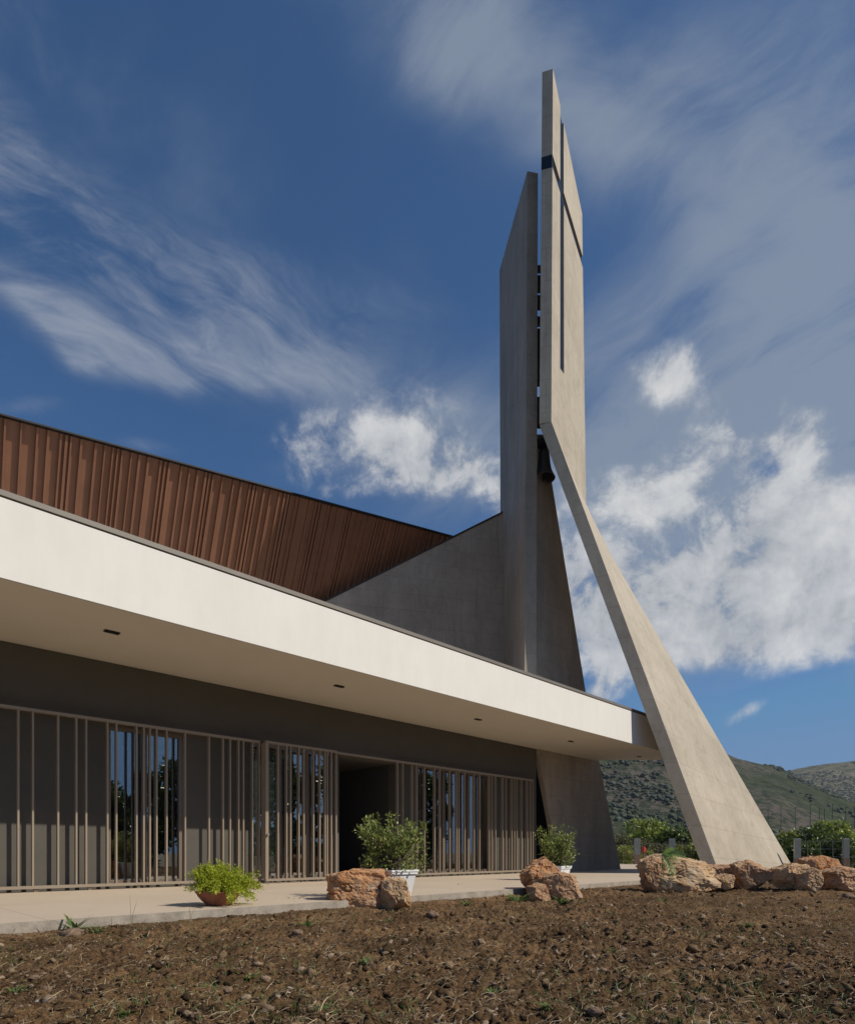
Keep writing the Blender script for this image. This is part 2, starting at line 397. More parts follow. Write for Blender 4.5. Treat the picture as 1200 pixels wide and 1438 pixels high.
def ico(sub):
    bm = bmesh.new(); bmesh.ops.create_icosphere(bm, subdivisions=sub, radius=1)
    v = np.array([p.co[:] for p in bm.verts]); f = np.array([[q.index for q in p.verts] for p in bm.faces]); bm.free(); return v, f
def scatter_points(n, x0, x1, y0, y1, power=2.0):
    """points on the open soil, denser towards the near end"""
    X, Y = [], []
    while len(X) < n:
        t = rng.random(); y = y0*(y1/y0)**(t**1.0)
        x = rng.uniform(-.85, .85)*y if rng.random() < .8 else rng.uniform(x0, x1)
        if x < x0 or x > x1 or N.x*x+N.y*y < QP+.06: continue
        X.append(x); Y.append(y)
    return np.array(X), np.array(Y)
V1, F1 = ico(2)
def clods(n, smin, smax, seed, flat=.75, pw=2.2, jag=.5):
    X, Y = scatter_points(n, -6, 16, 1.9, 17)
    Z = soil_z(X, Y); S_ = smin*(smax/smin)**(rng.random(n)**pw)*(1+.035*Y)
    vv, ff = [], []
    base = [V1*(.45+.75*fbm(V1*1.6+k*9.1, 4, seed+k, .7)+jag*(rng.random(len(V1))-.4)*.55)[:, None] for k in range(24)]
    for i in range(n):
        b = base[rng.integers(24)]; a = rng.random()*6.28; c, s = math.cos(a), math.sin(a)
        sx, sy, sz = S_[i]*rng.uniform(.7, 1.3), S_[i]*rng.uniform(.7, 1.3), S_[i]*rng.uniform(.5, 1.0)*flat
        x, y, z = b[:, 0]*sx, b[:, 1]*sy, b[:, 2]*sz
        z = z+x*rng.uniform(-.5, .5)
        vv.append(np.stack([x*c-y*s+X[i], x*s+y*c+Y[i], z+Z[i]+sz*.15], 1)); ff.append(F1+i*len(V1))
    return np.concatenate(vv), np.concatenate(ff)
v, f = clods(17000, .004, .030, 50, .95, 2.2, 1.0)
tag(link('soil_clods', np_mesh('soil_clods', v, f), CLOD), 'dark brown crumbly clods all over the ploughed soil', 'soil', kind='stuff')
V2_, F2_ = V1, F1
V1, F1 = ico(1)
v, f = clods(60000, .0022, .010, 90, .9, 1.5, .9)
tag(link('soil_crumbs', np_mesh('soil_crumbs', v, f), CLOD), 'fine loose crumbs of earth between the clods', 'soil', kind='stuff')
V1, F1 = V2_, F2_
v, f = clods(5500, .003, .015, 80, .6)
tag(link('gravel', np_mesh('gravel', v, f), STONES), 'small pale stone chips strewn over the ploughed soil', 'gravel', kind='stuff')
# straw and dry stalks
def straws(n, lmin, lmax, lift):
    X, Y = scatter_points(n, -6, 16, 1.9, 17); Z = soil_z(X, Y); vv, ff = [], []
    for i in range(n):
        a = rng.random()*6.28; L = rng.uniform(lmin, lmax); w_ = rng.uniform(.0006, .0017); e = rng.uniform(-.1, lift)
        d = np.array([math.cos(a)*math.cos(e), math.sin(a)*math.cos(e), math.sin(e)]); s_ = np.array([-math.sin(a), math.cos(a), 0])*w_
        o = np.array([X[i], Y[i], Z[i]+.022]); m_ = o+d*L*.5+np.array([rng.normal(0, .15)*L, rng.normal(0, .15)*L, .12*L]); e_ = o+d*L
        b = len(vv)*6
        up = np.array([0, 0, w_*1.2])
        vv.append(np.array([o-s_, o+s_+up, m_-s_, m_+s_+up, e_-s_*.5, e_+s_*.5+up]))
        ff += [[b, b+1, b+3, b+2], [b+2, b+3, b+5, b+4]]
    return np.concatenate(vv), np.array(ff)
v, f = straws(20000, .010, .10, .5)
tag(link('straw', np_mesh('straw', v, f), STRAW), 'pale dry straw and root bits lying on the soil', 'straw', kind='stuff')

# ------------------------------------------------------------------ foliage builders
def leaf_mesh(name, pts, size, aspect=.5, nrm=None, droop=0.0, jitter=1.0):
    """one leaf (two bent quads) per point"""
    n = len(pts); pts = np.asarray(pts)
    d = rng.normal(size=(n, 3)) if nrm is None else nrm+rng.normal(size=(n, 3))*jitter*.6
    d[:, 2] -= droop; d /= np.linalg.norm(d, axis=1)[:, None]
    r = rng.normal(size=(n, 3)); s_ = np.cross(d, r); s_ /= np.linalg.norm(s_, axis=1)[:, None]; up = np.cross(s_, d)
    L = (size*rng.uniform(.6, 1.3, n))[:, None]; W = L*aspect*.5
    a = pts; m1 = pts+d*L*.5+s_*W-up*L*.06; m2 = pts+d*L*.5-s_*W-up*L*.06; mc = pts+d*L*.5; e = pts+d*L-up*L*.12
    v = np.stack([a, m1, e, m2, mc], 1).reshape(-1, 3); b = np.arange(n)[:, None]*5
    f = np.concatenate([b+np.array([[0, 1, 4]]), b+np.array([[1, 2, 4]]), b+np.array([[4, 2, 3]]), b+np.array([[0, 4, 3]])], 0)
    return np_mesh(name, v, f)
def blob_points(n, blobs, shell=.55):
    out, nr = [], []
    wts = np.array([b[3]**2 for b in blobs]); wts /= wts.sum()
    for i in rng.choice(len(blobs), n, p=wts):
        bx, by, bz, br = blobs[i][:4]; d = rng.normal(size=3); d /= np.linalg.norm(d)
        r = br*(shell+(1-shell)*rng.random())*(.85+.3*rng.random())
        out.append((bx+d[0]*r, by+d[1]*r, bz+d[2]*r*.85)); nr.append(d)
    return np.array(out), np.array(nr)

# hedge and bush prototypes (unit: metres, crown about 2.4 high)
def bush_proto(kind, seed):
    rs = random.Random(seed); bl = []
    nb = {'dense': 34, 'dry': 30, 'loose': 24}[kind]
    for k in range(nb):
        a = rs.random()*6.28; r = rs.random()**.6*1.25; z = .35+rs.random()*1.75*(1-.35*r/1.25)
        bl.append((r*math.cos(a), r*math.sin(a), z, rs.uniform(.25, .5)))
    n = {'dense': 6500, 'dry': 5200, 'loose': 4200}[kind]
    p, nr = blob_points(n, bl, .45); p[:, 2] = np.maximum(p[:, 2], .05)
    return leaf_mesh('crown', p, {'dense': .17, 'dry': .13, 'loose': .22}[kind], .5, nr)
def trunk_mb(h, n=5, spread=.8, r0=.07, seed=1):
    rs = random.Random(seed); t = MB()
    for k in range(n):
        a = k*6.28/n+rs.random(); q = spread*rs.uniform(.5, 1.1)
        t.tube([(0, 0, 0), (.25*q*math.cos(a), .25*q*math.sin(a), h*.35), (.65*q*math.cos(a+.2), .65*q*math.sin(a+.2), h*.7), (q*math.cos(a), q*math.sin(a), h)], [r0, r0*.7, r0*.45, r0*.15], 6)
    return t
protos = {k: [bush_proto(k, 100+i) for i in range(2)] for k in ('dense', 'dry', 'loose')}
trunk_me = None
def bush(name, px, ytop, Y, width, kind, leaf, label, cat='bush', group=None, ybase=None):
    global trunk_me
    p = at(px, 1198, Y); h = at(px, ytop-5, Y).z+.3; sx = width/2.9
    t = empty(name, (p.x, p.y, -.3), label, cat, group, rng.random()*6.28)
    c = bpy.data.objects.new('crown', random.choice(protos[kind])); col.objects.link(c)
    if not c.data.materials: c.data.materials.append(leaf)
    c.material_slots[0].link = 'OBJECT'; c.material_slots[0].material = leaf
    c.parent = t; c.scale = (sx, sx, h/2.45)
    if trunk_me is None:
        o = trunk_mb(1.7).build('trunk', BARK); trunk_me = o.data; bpy.data.objects.remove(o)
    tr = bpy.data.objects.new('trunk', trunk_me); col.objects.link(tr); tr.parent = t; tr.scale = (sx, sx, h/2.45)
    return t

# ------------------------------------------------------------------ church
church = empty('church', fp(0, QW, 0), 'low modern church with white canopy, bronze slat screens and brown metal upper wall', 'church')
ZS, ZF = 4.11, 5.12                        # soffit, fascia top
E0 = s_at(-420, QF)
# openings in the dark wall: (s0, s1, z0, z1)
W1 = (s_at(150, QW), s_at(259, QW), .06, z_at(153, 1017, QW))
W2 = (s_at(352, QW), s_at(470, QW), .06, 3.05)
EN = (s_at(470, QW)+.12, s_at(556, QW), 0, z_at(480, 1063, QW))
W3 = (s_at(586, QW), s_at(692, QW), .06, 3.05)
SE = s_at(752.5, QW)
wl = MB(); z1 = ZS-.012
xs_ = E0-3
def wall_piece(a, b, z0, z1_): wl.fbox(a, b, QW, QW-.3, z0, z1_)
for (a, b, z0, zt) in (W1, W2, EN, W3):
    wall_piece(xs_, a, 0, z1); wall_piece(a, b, zt, z1)
    if z0 > 0: wall_piece(a, b, 0, z0)
    xs_ = b
wall_piece(xs_, SE, 0, z1)
wl.fbox(SE-.3, SE, QW-.302, QW-7, 0, z1-.01)       # return wall at the corner
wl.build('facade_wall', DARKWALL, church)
nb = MB(); nb.fbox(SE+.002, SE+3.6, QW-1.3, QW-1.45, 0, ZS-.01); nb.fbox(SE+3.602, SE+3.75, QW-.35, QW-1.45, 0, ZS-.01)  # blackish wall added behind the corner gap so it reads as deep shade
nb.build('gap_shade_wall', plain('gap_shade_black', (.03, .027, .024), .8, 0, .1, 2), church)
rm = MB()
rm.fbox(E0-3, EN[0]-.3, QW-5.2, QW-5.4, 0, 3.5); rm.fbox(EN[1]+.2, SE-.302, QW-5.2, QW-5.4, 0, 3.5)
rm.fbox(E0-3, EN[0]-.32, QW-.302, QW-5.198, 3.42, 3.5); rm.fbox(EN[1]+.22, SE-.304, QW-.302, QW-5.198, 3.42, 3.5)
rm.build('inner_wall', INTERIOR, church)
fl = MB(); fl.fbox(E0-3, SE-.302, QW-.0, QW-5.2, -.3, -.006); fl.build('floor', INTFLOOR, church)
# entrance recess
en = MB(); d = 2.4
en.fbox(EN[0]-.2, EN[0]-.002, QW-.302, QW-d, 0, EN[3]); en.fbox(EN[1]+.002, EN[1]+.2, QW-.302, QW-d, 0, EN[3])
en.fbox(EN[0]-.2, EN[1]+.2, QW-.302, QW-d, EN[3]+.002, EN[3]+.15); en.fbox(EN[0]-.2, EN[1]+.2, QW-d, QW-d-.1, 0, EN[3]+.15)
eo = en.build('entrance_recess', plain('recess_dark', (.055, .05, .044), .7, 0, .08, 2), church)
dr = MB(); dm = (EN[0]+EN[1])/2
dr.fbox(EN[0]+.12, dm-.01, QW-d+.06, QW-d+.002, .02, 2.6); dr.fbox(dm+.01, EN[1]-.12, QW-d+.06, QW-d+.002, .02, 2.6)
do = dr.build('door', plain('door_dark', (.04, .034, .028), .5, .1, .08, 3), eo)
hd = MB(); hd.tube([fp(dm-.1, QW-d+.12, .9), fp(dm-.1, QW-d+.12, 1.5)], .014)
hd.build('handle', GALV, do)
# windows
def window(o, divs, label=None):
    a, b, z0, zt = o; f_ = MB(); q0, q1 = QW-.05, QW-.16; t = .085
    f_.fbox(a, b, q0, q1, z0, z0+t); f_.fbox(a, b, q0, q1, zt-t, zt)
    f_.fbox(a, a+t, q0, q1, z0+t, zt-t); f_.fbox(b-t, b, q0, q1, z0+t, zt-t)
    for d_ in divs:
        m_ = a+(b-a)*d_; f_.fbox(m_-t*.55, m_+t*.55, q0-.004, q1, z0+t, zt-t)
    w_ = f_.build('window', FRAME, church)
    if label: w_['label'] = label
    ed = [0]+list(divs)+[1]
    for i in range(len(ed)-1):
        p = MB(); p.fbox(a+(b-a)*ed[i]+t*.5, a+(b-a)*ed[i+1]-t*.5, q0-.045, q0-.057, z0+t*.6, zt-t*.6)
        p.build('pane', GLASS, w_)
window(W1, (.48,)); window(W2, (.33, .66)); window(W3, (.34, .67))
# slat screens
def screen(qf, pxs, top, bot, dep, th, post=None, name='slat_screen', label=None):
    """qf front plane, pxs slats, top/bot rail heights"""
    ss = [s_at(p, qf) for p in pxs]; a, b = ss[0], ss[-1]
    def part_(nm, m_, par, *bx):
        k = MB(); k.fbox(*bx); return k.build(nm, m_, par)
    sc_ = part_(name, SLAT, church, a-.015, b+.015, qf+.006, qf-dep-.004, top, top+.05)
    if label: sc_['label'] = label
    part_('bottom_rail', SLAT, sc_, a-.015, b+.015, qf+.006, qf-dep-.004, bot, bot+.05)
    for i, s_ in enumerate(ss):
        if post and i == 0: part_('post', SLAT, sc_, s_-.02, s_+.05, qf+.004, qf-dep-.1, bot+.05, top)
        else: part_('slat', SLAT, sc_, s_-th/2, s_+th/2, qf, qf-dep, bot+.05, top)
    n = max(2, int((b-a)/.75))
    for i in range(n+1):
        s_ = a+(b-a)*i/n; part_('foot', FRAME, sc_, s_-.03, s_+.03, qf-.02, qf-dep+.01, 0, bot)
    return sc_
qs = QW+.20; zt_ = z_at(0, 993, qs); zb_ = .055
pL = [-240, -205, -180, -150, -128, -90, -70, -40, -18, 26, 46.5, 82, 107.6, 121.4, 151.3, 163.8, 192.2, 202.3, 211, 220.3, 234.5, 260.4, 294, 313.6, 323.6, 335.4, 342.2, 354.8, 364.3]
screen(qs, pL, zt_, zb_, .075, .028)
pM = [374, 390.8, 402.8, 408.5, 420, 427, 440.5, 449.5, 456.8, 460, 465.5, 472.3]
sp_ = screen(qs+.16, pM, z_at(377, 1044, qs+.16), .05, .075, .03, post=True, label='sliding slat panel set forward, with a wide post and a knob')
kn = MB(); c = fp(s_at(375.5, qs+.17), qs+.19, z_at(376, 1172, qs+.17)); kn.tube([c-N*.03, c+N*.02], [.018, .028], 10); kn.build('knob', GALV, sp_)
pR = [558.5, 566, 579, 585, 596.5, 610.6, 618, 632, 641.5, 644.5, 653, 666, 673.6, 687, 691, 696, 706, 711, 718.6, 722.5, 726, 732.5, 740.5, 745, 748.5]
screen(qs, pR, zt_, zb_, .075, .028)
hr = MB(); hr.fbox(s_at(473, qs), s_at(558, qs), qs+.004, qs-.06, zt_+.004, zt_+.05); hr.build('lintel_rail', SLAT, church)

# canopy: white fascia, pale soffit, roof
E1 = s_at(931, QF)
pe1, pe2 = at(929, 1067, 23.35), at(838, 1067, 23.35)
pe3 = fp(s_at(840, QW), QW-.3, 0)
cp = MB()
poly = [fp(E0, QF, 0), fp(E1, QF, 0), Vector((pe1.x, pe1.y, 0)), Vector((pe2.x, pe2.y, 0)), pe3, fp(SE, QW-1.5, 0), fp(SE, QW-9, 0), fp(E0, QW-9, 0)]
cp.prism([(p.x, p.y) for p in poly], ZS, ZF)
can = cp.build('canopy', PLASTER, church)
sf = MB(); cc_ = [p for p in poly[:6]]; cc_[0] = cc_[0]-N*.012; cc_[1] = cc_[1]-N*.012-U*.01; cc_.append(fp(E0, QW-1.5, 0))
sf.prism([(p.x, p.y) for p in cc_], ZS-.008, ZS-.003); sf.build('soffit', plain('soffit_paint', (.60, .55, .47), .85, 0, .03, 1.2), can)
co = MB(); co.fbox(E0, E1-.01, QF-.05, QF-.30, ZF+.001, ZF+.03); co.fbox(E0, E1-.01, QF+.012, QF-.31, ZF+.025, ZF+.095)
co.build('coping', COPING, can)
for (px, py) in ((157, 886), (476, 962.5), (671, 1009.5), (801, 1040.5), (897, 1062)):
    Y = F*(ZS-H)/(1198-py); p = at(px, py, Y); l = MB()
    c = Vector((p.x, p.y, ZS-.012)); a = U*.11; b = N*.045
    l.hexa([c-a-b-Vector((0, 0, .02)), c-a+b-Vector((0, 0, .02)), c+a+b-Vector((0, 0, .02)), c+a-b-Vector((0, 0, .02))][::-1],
           [c-a-b, c-a+b, c+a+b, c+a-b][::-1])
    l.build('downlight', BLACKMETAL, can)

# leaning brown metal wall above the canopy
T1 = at(634, 753, 27.5); T0 = at(0, 582, 17.1); td = (T1-T0).normalized()
NB = Vector((td.y, -td.x, 0)).normalized()
SL = .50; down = (-NB*SL+Vector((0, 0, -1)))         # leans out at the top
TA, TB = T0-td*5, T1+td*4.5
cl = MB(); DP = 9.0
thick = -NB*.35
lo = [TA+down*DP, TB+down*DP, TB+down*DP+thick, TA+down*DP+thick]; hi = [TA, TB, TB+thick, TA+thick]
cl.hexa(lo, hi)
clad = cl.build('cladding_wall', CLAD, church)
rb = MB(); x = 0; L = (TB-TA).length; nrm = td.cross(down).normalized()
if nrm.dot(NB) < 0: nrm = -nrm
rs = random.Random(3); k = 0
while x < L-.2:
    x += rs.choice([.17, .2, .22, .26, .26, .32, .38]) if k % 6 not in (4, 5) else .13
    k += 1; w_ = rs.choice([.04, .05, .07]); h_ = .10
    o = TA+td*x; pts_l = [o+down*.06, o+td*w_+down*.06, o+td*w_+down*.06+nrm*h_, o+down*.06+nrm*h_]
    pts_h = [p+down*(DP-.1) for p in pts_l]
    rb.hexa(pts_h, pts_l)
rb.build('rib', CLAD, clad)
cap = MB(); a = [TA+nrm*.16-Vector((0, 0, .01)), TB+nrm*.16-Vector((0, 0, .01)), TB+thick*1.1-Vector((0, 0, .01)), TA+thick*1.1-Vector((0, 0, .01))]
cap.hexa(a, [p+Vector((0, 0, .045)) for p in a]); cap.build('roof_cap', CAPM, clad)
rf = MB(); b0 = [TA+thick*1.2, TB+thick*1.2, TB+thick*1.2-N*9, TA+thick*1.2-N*9]
rf.hexa([p-Vector((0, 0, .5)) for p in b0], [p-Vector((0, 0, .1)) for p in b0]); rf.build('roof', CLADDARK, church)

# grey stone wall with a raking top between brown wall and tower
pt = at(707, 719.5, 26.3); nW = Vector((.25, -.968, 0)); th = .3
def wp(px, py):                             # point of the wall plane seen at a photo pixel
    d = at(px, py, 1)-Vector((0, 0, H)); o = Vector((0, 0, H)); t = (pt-o).dot(nW)/d.dot(nW); return o+d*t
wa, wb = wp(446, 850.5), wp(707, 720); sl_ = (wb-wa)/(wb-wa).to_2d().length
wa2 = wa-sl_*4.2; wb2 = wb+sl_*.25
def flat(p, z): return Vector((p.x, p.y, z))
front = [flat(wa2, 4.6), flat(wb2, 4.6), wb2, wa2]; back = [p-nW*th for p in front]
sw = MB(); sw.face(front); sw.face(back[::-1])
for i in range(4): j = (i+1) % 4; sw.face([front[j], front[i], back[i], back[j]])
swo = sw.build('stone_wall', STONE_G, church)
cpn = MB(); up4 = Vector((0, 0, .004))
lo = [wa2+nW*.04+up4, wb+nW*.04+up4, wb-nW*(th+.04)+up4, wa2-nW*(th+.04)+up4]
cpn.hexa(lo, [p+Vector((0, 0, .07)) for p in lo]); cpn.build('coping', CLADDARK, swo)

# ------------------------------------------------------------------ bell tower
tower = empty('bell_tower', at(800, 1198, 20)-Vector((0, 0, H)), 'tall stone bell tower of two blades with a cross cut into the higher one', 'bell tower')
# --- higher blade, cross channel cut into its sunlit face
Yn, Yf = 20.0, 23.43
topN, topF = at(776, 96, Yn), at(817, 300, Yf)
botN, botF = at(773.8, 592, Yn), at(822.6, 720, Yf)
tTop = at(761, 101, 20.09)-topN; tBot = at(757, 597, 20.09)-botN
Wd = (topF-topN).to_2d().length
def P(f_, z, dpt):                          # point on the blade: fraction across, height, depth into the thickness (0..1)
    tN = (z-botN.z)/(topN.z-botN.z); tF = (z-botF.z)/(topF.z-botF.z)
    a = botN.lerp(topN, tN); b = botF.lerp(topF, tF); a.z = z; b.z = z
    t = tBot.lerp(tTop, min(1, max(0, tN))); t = Vector((t.x, t.y, 0))
    return a.lerp(b, f_)+t*dpt
f1, f2 = .226, .338; zA0, zA1 = H+21.80, H+22.21; zBot = H+16.0
def ztop(f_): return topN.z+(topF.z-topN.z)*f_
def zbot(f_): return botN.z+(botF.z-botN.z)*f_
bl = MB(); CD = .72
def cell(fa, fb, za0, za1, zb0, zb1, d0, d1):
    lo = [P(fa, za0, d0), P(fb, zb0, d0), P(fb, zb0, d1), P(fa, za0, d1)]
    hi = [P(fa, za1, d0), P(fb, zb1, d0), P(fb, zb1, d1), P(fa, za1, d1)]
    bl.hexa(lo, hi)
# full-depth back slab below and above the arm, then the front skins left standing around the channels
for (fa, fb) in ((0, f1), (f1, f2), (f2, 1)):
    cell(fa, fb, zbot(fa), zA0, zbot(fb), zA0, CD, 1); cell(fa, fb, zA1, ztop(fa), zA1, ztop(fb), CD, 1)
    if fa != f1:
        cell(fa, fb, zbot(fa), zA0, zbot(fb), zA0, 0, CD); cell(fa, fb, zA1, ztop(fa), zA1, ztop(fb), 0, CD)
cell(f1, f2, zbot(f1), zBot, zbot(f2), zBot+.1, 0, CD)
blade = bl.build('blade', STONE, tower, merge=False); blade['label'] = 'higher blade with a cross cut into its sunlit face'
cr = MB()
lo = [P(-.001, zA0+.003, .13), P(1.001, zA0+.003, .13), P(1.001, zA0+.003, 1.01), P(-.001, zA0+.003, 1.01)]
hi = [P(-.001, zA1-.003, .13), P(1.001, zA1-.003, .13), P(1.001, zA1-.003, 1.01), P(-.001, zA1-.003, 1.01)]
cr.hexa(lo, hi)
lo = [P(-.004, zA0+.003, .04), P(.012, zA0+.003, .04), P(.012, zA0+.003, .128), P(-.004, zA0+.003, .128)]
hi = [P(-.004, zA1-.003, .04), P(.012, zA1-.003, .04), P(.012, zA1-.003, .128), P(-.004, zA1-.003, .128)]
cr.hexa(lo, hi)
cr.build('cross_arm', BLUEBLACK, blade)
cv = MB(); e_ = .003  # dark fill added in the upright slot, standing in for its shade
for (za, zb_, ta, tb) in ((zBot+e_, zBot+.1+e_, zA0-e_, zA0-e_), (zA1+e_, zA1+e_, ztop(f1)-.02, ztop(f2)-.02)):
    lo = [P(f1+.001, za, .15), P(f2-.001, zb_, .15), P(f2-.001, zb_, CD-.005), P(f1+.001, za, CD-.005)]
    hi = [P(f1+.001, ta, .15), P(f2-.001, tb, .15), P(f2-.001, tb, CD-.005), P(f1+.001, ta, CD-.005)]
    cv.hexa(lo, hi)
    cv.build('cross_slot_shade', BLUEBLACK, blade); cv = MB()
# --- its leaning, twisting leg
P1, Q1 = at(1018, 1250, 19.5), at(1131, 1249, 25.0)
tl1 = at(997.5, 1250, 19.55)-P1
lg = MB(); n = 36
def lerp(a, b, t): return a+(b-a)*t
A0 = [botN, botF, botF+tBot, botN+tBot]; A1 = [P1, Q1, Q1+tl1, P1+tl1]
rows = [[lerp(A0[i], A1[i], k/n) for i in range(4)] for k in range(n+1)]
LEN = (P1-botN).length
for k in range(n):
    for i in range(4):
        j = (i+1) % 4; w0 = (rows[k][j]-rows[k][i]).length; w1 = (rows[k+1][j]-rows[k+1][i]).length
        za_, zb2 = -LEN*k/n, -LEN*(k+1)/n
        m0, m1 = rows[k], rows[k+1]
        lg.face([m1[i], m1[j], m0[j], m0[i]], [(0, zb2), (w1, zb2), (w0, za_), (0, za_)])
lg.face(rows[-1][::-1])
leg = lg.build('leg', STONE, tower, smooth=True); leg.data.set_sharp_from_angle(angle=R(25)); leg['label'] = 'sunlit leaning leg standing behind the rocks'
# --- lower blade
B0, B1 = at(740, 240, 20.5), at(755, 243, 20.62)
b0, b1 = at(736, 940, 20.5), at(752.5, 940, 20.62)
A2 = at(701, 380, 27.0); a2 = at(703.5, 940, 27.0)
zl = 4.7+.3
for p in (b0, b1, a2): p.z = zl
th2 = (B1-B0); A3 = A2+th2; a3 = a2+(b1-b0)
lb = MB()
lb.hexa([b0, b1, a3, a2], [B0, B1, A3, A2])
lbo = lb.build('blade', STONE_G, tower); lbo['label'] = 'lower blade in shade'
# --- its leg, a leaning stone plate in the plane of the facade
def wpt(px, py, q=QW+.05): return fp(s_at(px, q), q, z_at(px, py, q))
c_ = [wpt(789, 1240), wpt(875, 1240), wpt(840.5, 1067), wpt(823, 978), wpt(775, 680), wpt(764, 610), wpt(747, 610), wpt(747, 985), wpt(754.5, 1052)]
ck = [p-N*.18 for p in c_]
lc = MB(); nn = len(c_)
lc.face(c_); lc.face(ck[::-1])
for i in range(nn): j = (i+1) % nn; lc.face([c_[j], c_[i], ck[i], ck[j]])
lco = lc.build('leg', STONE_G, tower); lco['label'] = 'shaded leaning leg under the canopy'  # darker stone given to this leg to deepen its shade
# --- beam and links between the blades
bm_ = MB()
p = at(757, 619, 20.6)
bm_.hexa([at(752, 622, 20.7), at(775, 622, 20.75), at(775, 622, 21.1), at(752, 622, 21.1)], [at(752, 615.5, 20.7), at(775, 615.5, 20.75), at(775, 615.5, 21.1), at(752, 615.5, 21.1)])
bm_.build('bell_beam', BLACKMETAL, tower)
lk = MB()
for (y0, y1) in ((372, 384), (386, 412), (414, 436), (444, 459), (461, 543), (557, 602)):
    lk.hexa([at(752, y1, 21.0), at(765, y1, 21.0), at(765, y1, 21.25), at(752, y1, 21.25)], [at(752, y0, 21.0), at(765, y0, 21.0), at(765, y0, 21.25), at(752, y0, 21.25)])
lk.build('blade_link', BLACKMETAL, tower)
# --- bell, hanging from the beam
bc = at(763.5, 672, 20.95); bell = empty('bell', bc, 'dark bronze bell hanging in the gap between the tower blades', 'bell')
bb = MB(); k = .40
prof = [(0, .98), (.10, .98), (.22, .94), (.30, .86), (.33, .72), (.36, .5), (.42, .3), (.52, .14), (.62, .03), (.64, 0), (.60, 0), (.54, .08), (.40, .28), (.30, .6), (0, .85)]
bb.lathe([(r*.58, z*.98) for r, z in prof], bc, 40); bo = bb.build('bell_body', BRONZE, bell, smooth=True)
ch = MB(); ch.tube([bc+Vector((0, 0, .8)), bc+Vector((0, 0, .12))], [.015, .02], 8); ch.tube([bc+Vector((0, 0, .14)), bc+Vector((0, 0, -.06))], [.04, .07], 10); ch.build('clapper', BLACKMETAL, bell)
hs = MB(); hs.box(bc+Vector((0, 0, 1.06)), (.5, .16, .2)); hs.tube([bc+Vector((-.1, 0, .9)), bc+Vector((-.1, 0, 1.2))], .03); hs.tube([bc+Vector((.1, 0, .9)), bc+Vector((.1, 0, 1.2))], .03); hs.build('headstock', BLACKMETAL, bell)

# ------------------------------------------------------------------ rocks
VR, FR = ico(6)
def rock(name, px0, px1, ytop, ybase, Y, m, label, seed, depth=.8, planes=26, group='rocks along the edge of the soil', rough=.085, box=True):
    cx = (px0+px1)/2; wdt = (px1-px0)/F*Y; a, b = at(cx, ytop, Y), at(cx, ybase, Y); hgt = a.z-b.z
    rs = np.random.default_rng(seed); nn = rs.normal(size=(planes, 3)); nn /= np.linalg.norm(nn, axis=1)[:, None]
    dd = rs.uniform(.74, 1.12, planes)
    bx = np.array([[1, 0, .1], [-1, .1, 0], [0, 1, 0], [.1, -1, .15], [.12, -.1, 1], [-.3, -.2, .9]]); bx = bx+rs.normal(0, .13, bx.shape); bx /= np.linalg.norm(bx, axis=1)[:, None]
    if box: nn = np.concatenate([nn, bx]); dd = np.concatenate([dd, rs.uniform(.66, .8, 6)]); planes += 6
    else: nn = np.concatenate([nn, [[.75, 0, .66], [-.55, -.1, .83], [0, -.8, .6]]]); dd = np.concatenate([dd, [.5, .62, .6]]); planes += 3
    r = np.full(len(VR), 1.3); dots = VR @ nn.T
    for i in range(planes):
        t = np.where(dots[:, i] > 1e-3, dd[i]/np.maximum(dots[:, i], 1e-3), 9); r = np.minimum(r, t)
    p = VR*r[:, None]
    crack = np.abs(fbm(p*1.5+seed*3.7, 4, seed)-.5)
    p = p*(1+(fbm(p*2.3+seed, 5, seed+9, .6)-.5)*rough*4.2-np.clip(.035-crack, 0, 1)*3.0)[:, None]
    p = p+VR*((fbm(p*9+seed, 4, seed+5, .65)-.5)*rough*.9)[:, None]
    lo, hi_ = p.min(0), p.max(0); p = (p-(lo+hi_)/2)/((hi_-lo)/2)
    hh = hgt*1.22
    p = p*np.array([wdt/2, wdt/2*depth, hh/2])
    p[:, 2] += hh/2-hgt*.22
    me = np_mesh(name, p, FR); me.polygons.foreach_set('use_smooth', [False]*len(me.polygons))
    o = link(name, me, m); o.location = (b.x, b.y, b.z)
    return tag(o, label, 'rock', group)
rock('rock', 457, 541, 1219, 1274, 8.9, ROCK_O, 'large orange craggy rock on the soil just left of the white planter', 1)
rock('rock', 530, 578, 1231, 1272, 8.75, ROCK_T, 'pale wedge shaped rock leaning on the large orange rock in front of the white planter', 2)
rock('rock', 728, 800, 1203, 1258, 11.4, ROCK_O, 'tall pointed orange rock in front of the planter beside the tower leg', 3, box=False)
rock('rock', 762, 816, 1224, 1265, 10.9, ROCK_D, 'cracked brown rock leaning on the right side of the tall pointed orange rock', 14)
rock('rock', 738, 772, 1240, 1266, 10.7, ROCK_D, 'small dark rock at the foot of the tall pointed orange rock', 15)
rock('rock', 899, 1003, 1199, 1250, 12.9, ROCK_T, 'big rounded tan boulder with a green thistle growing on it', 6)
rock('rock', 898, 945, 1202, 1248, 12.75, ROCK_D, 'grey brown rock at the shaded left end of the thistle boulder', 7)
rock('rock', 984, 1048, 1213, 1246, 13.6, ROCK_D, 'low reddish rock at the foot of the sunlit tower leg', 8)
rock('rock', 1029, 1076, 1207, 1245, 13.2, ROCK_D, 'squat brown rock standing in front of the sunlit face of the tower leg', 9)
rock('rock', 1083, 1138, 1212, 1249, 12.9, ROCK_T, 'tan rock covering the right foot of the sunlit tower leg', 10)
rock('rock', 1112, 1152, 1218, 1248, 12.6, ROCK_T, 'small broken tan rock in the middle of the right hand rock pile', 11)
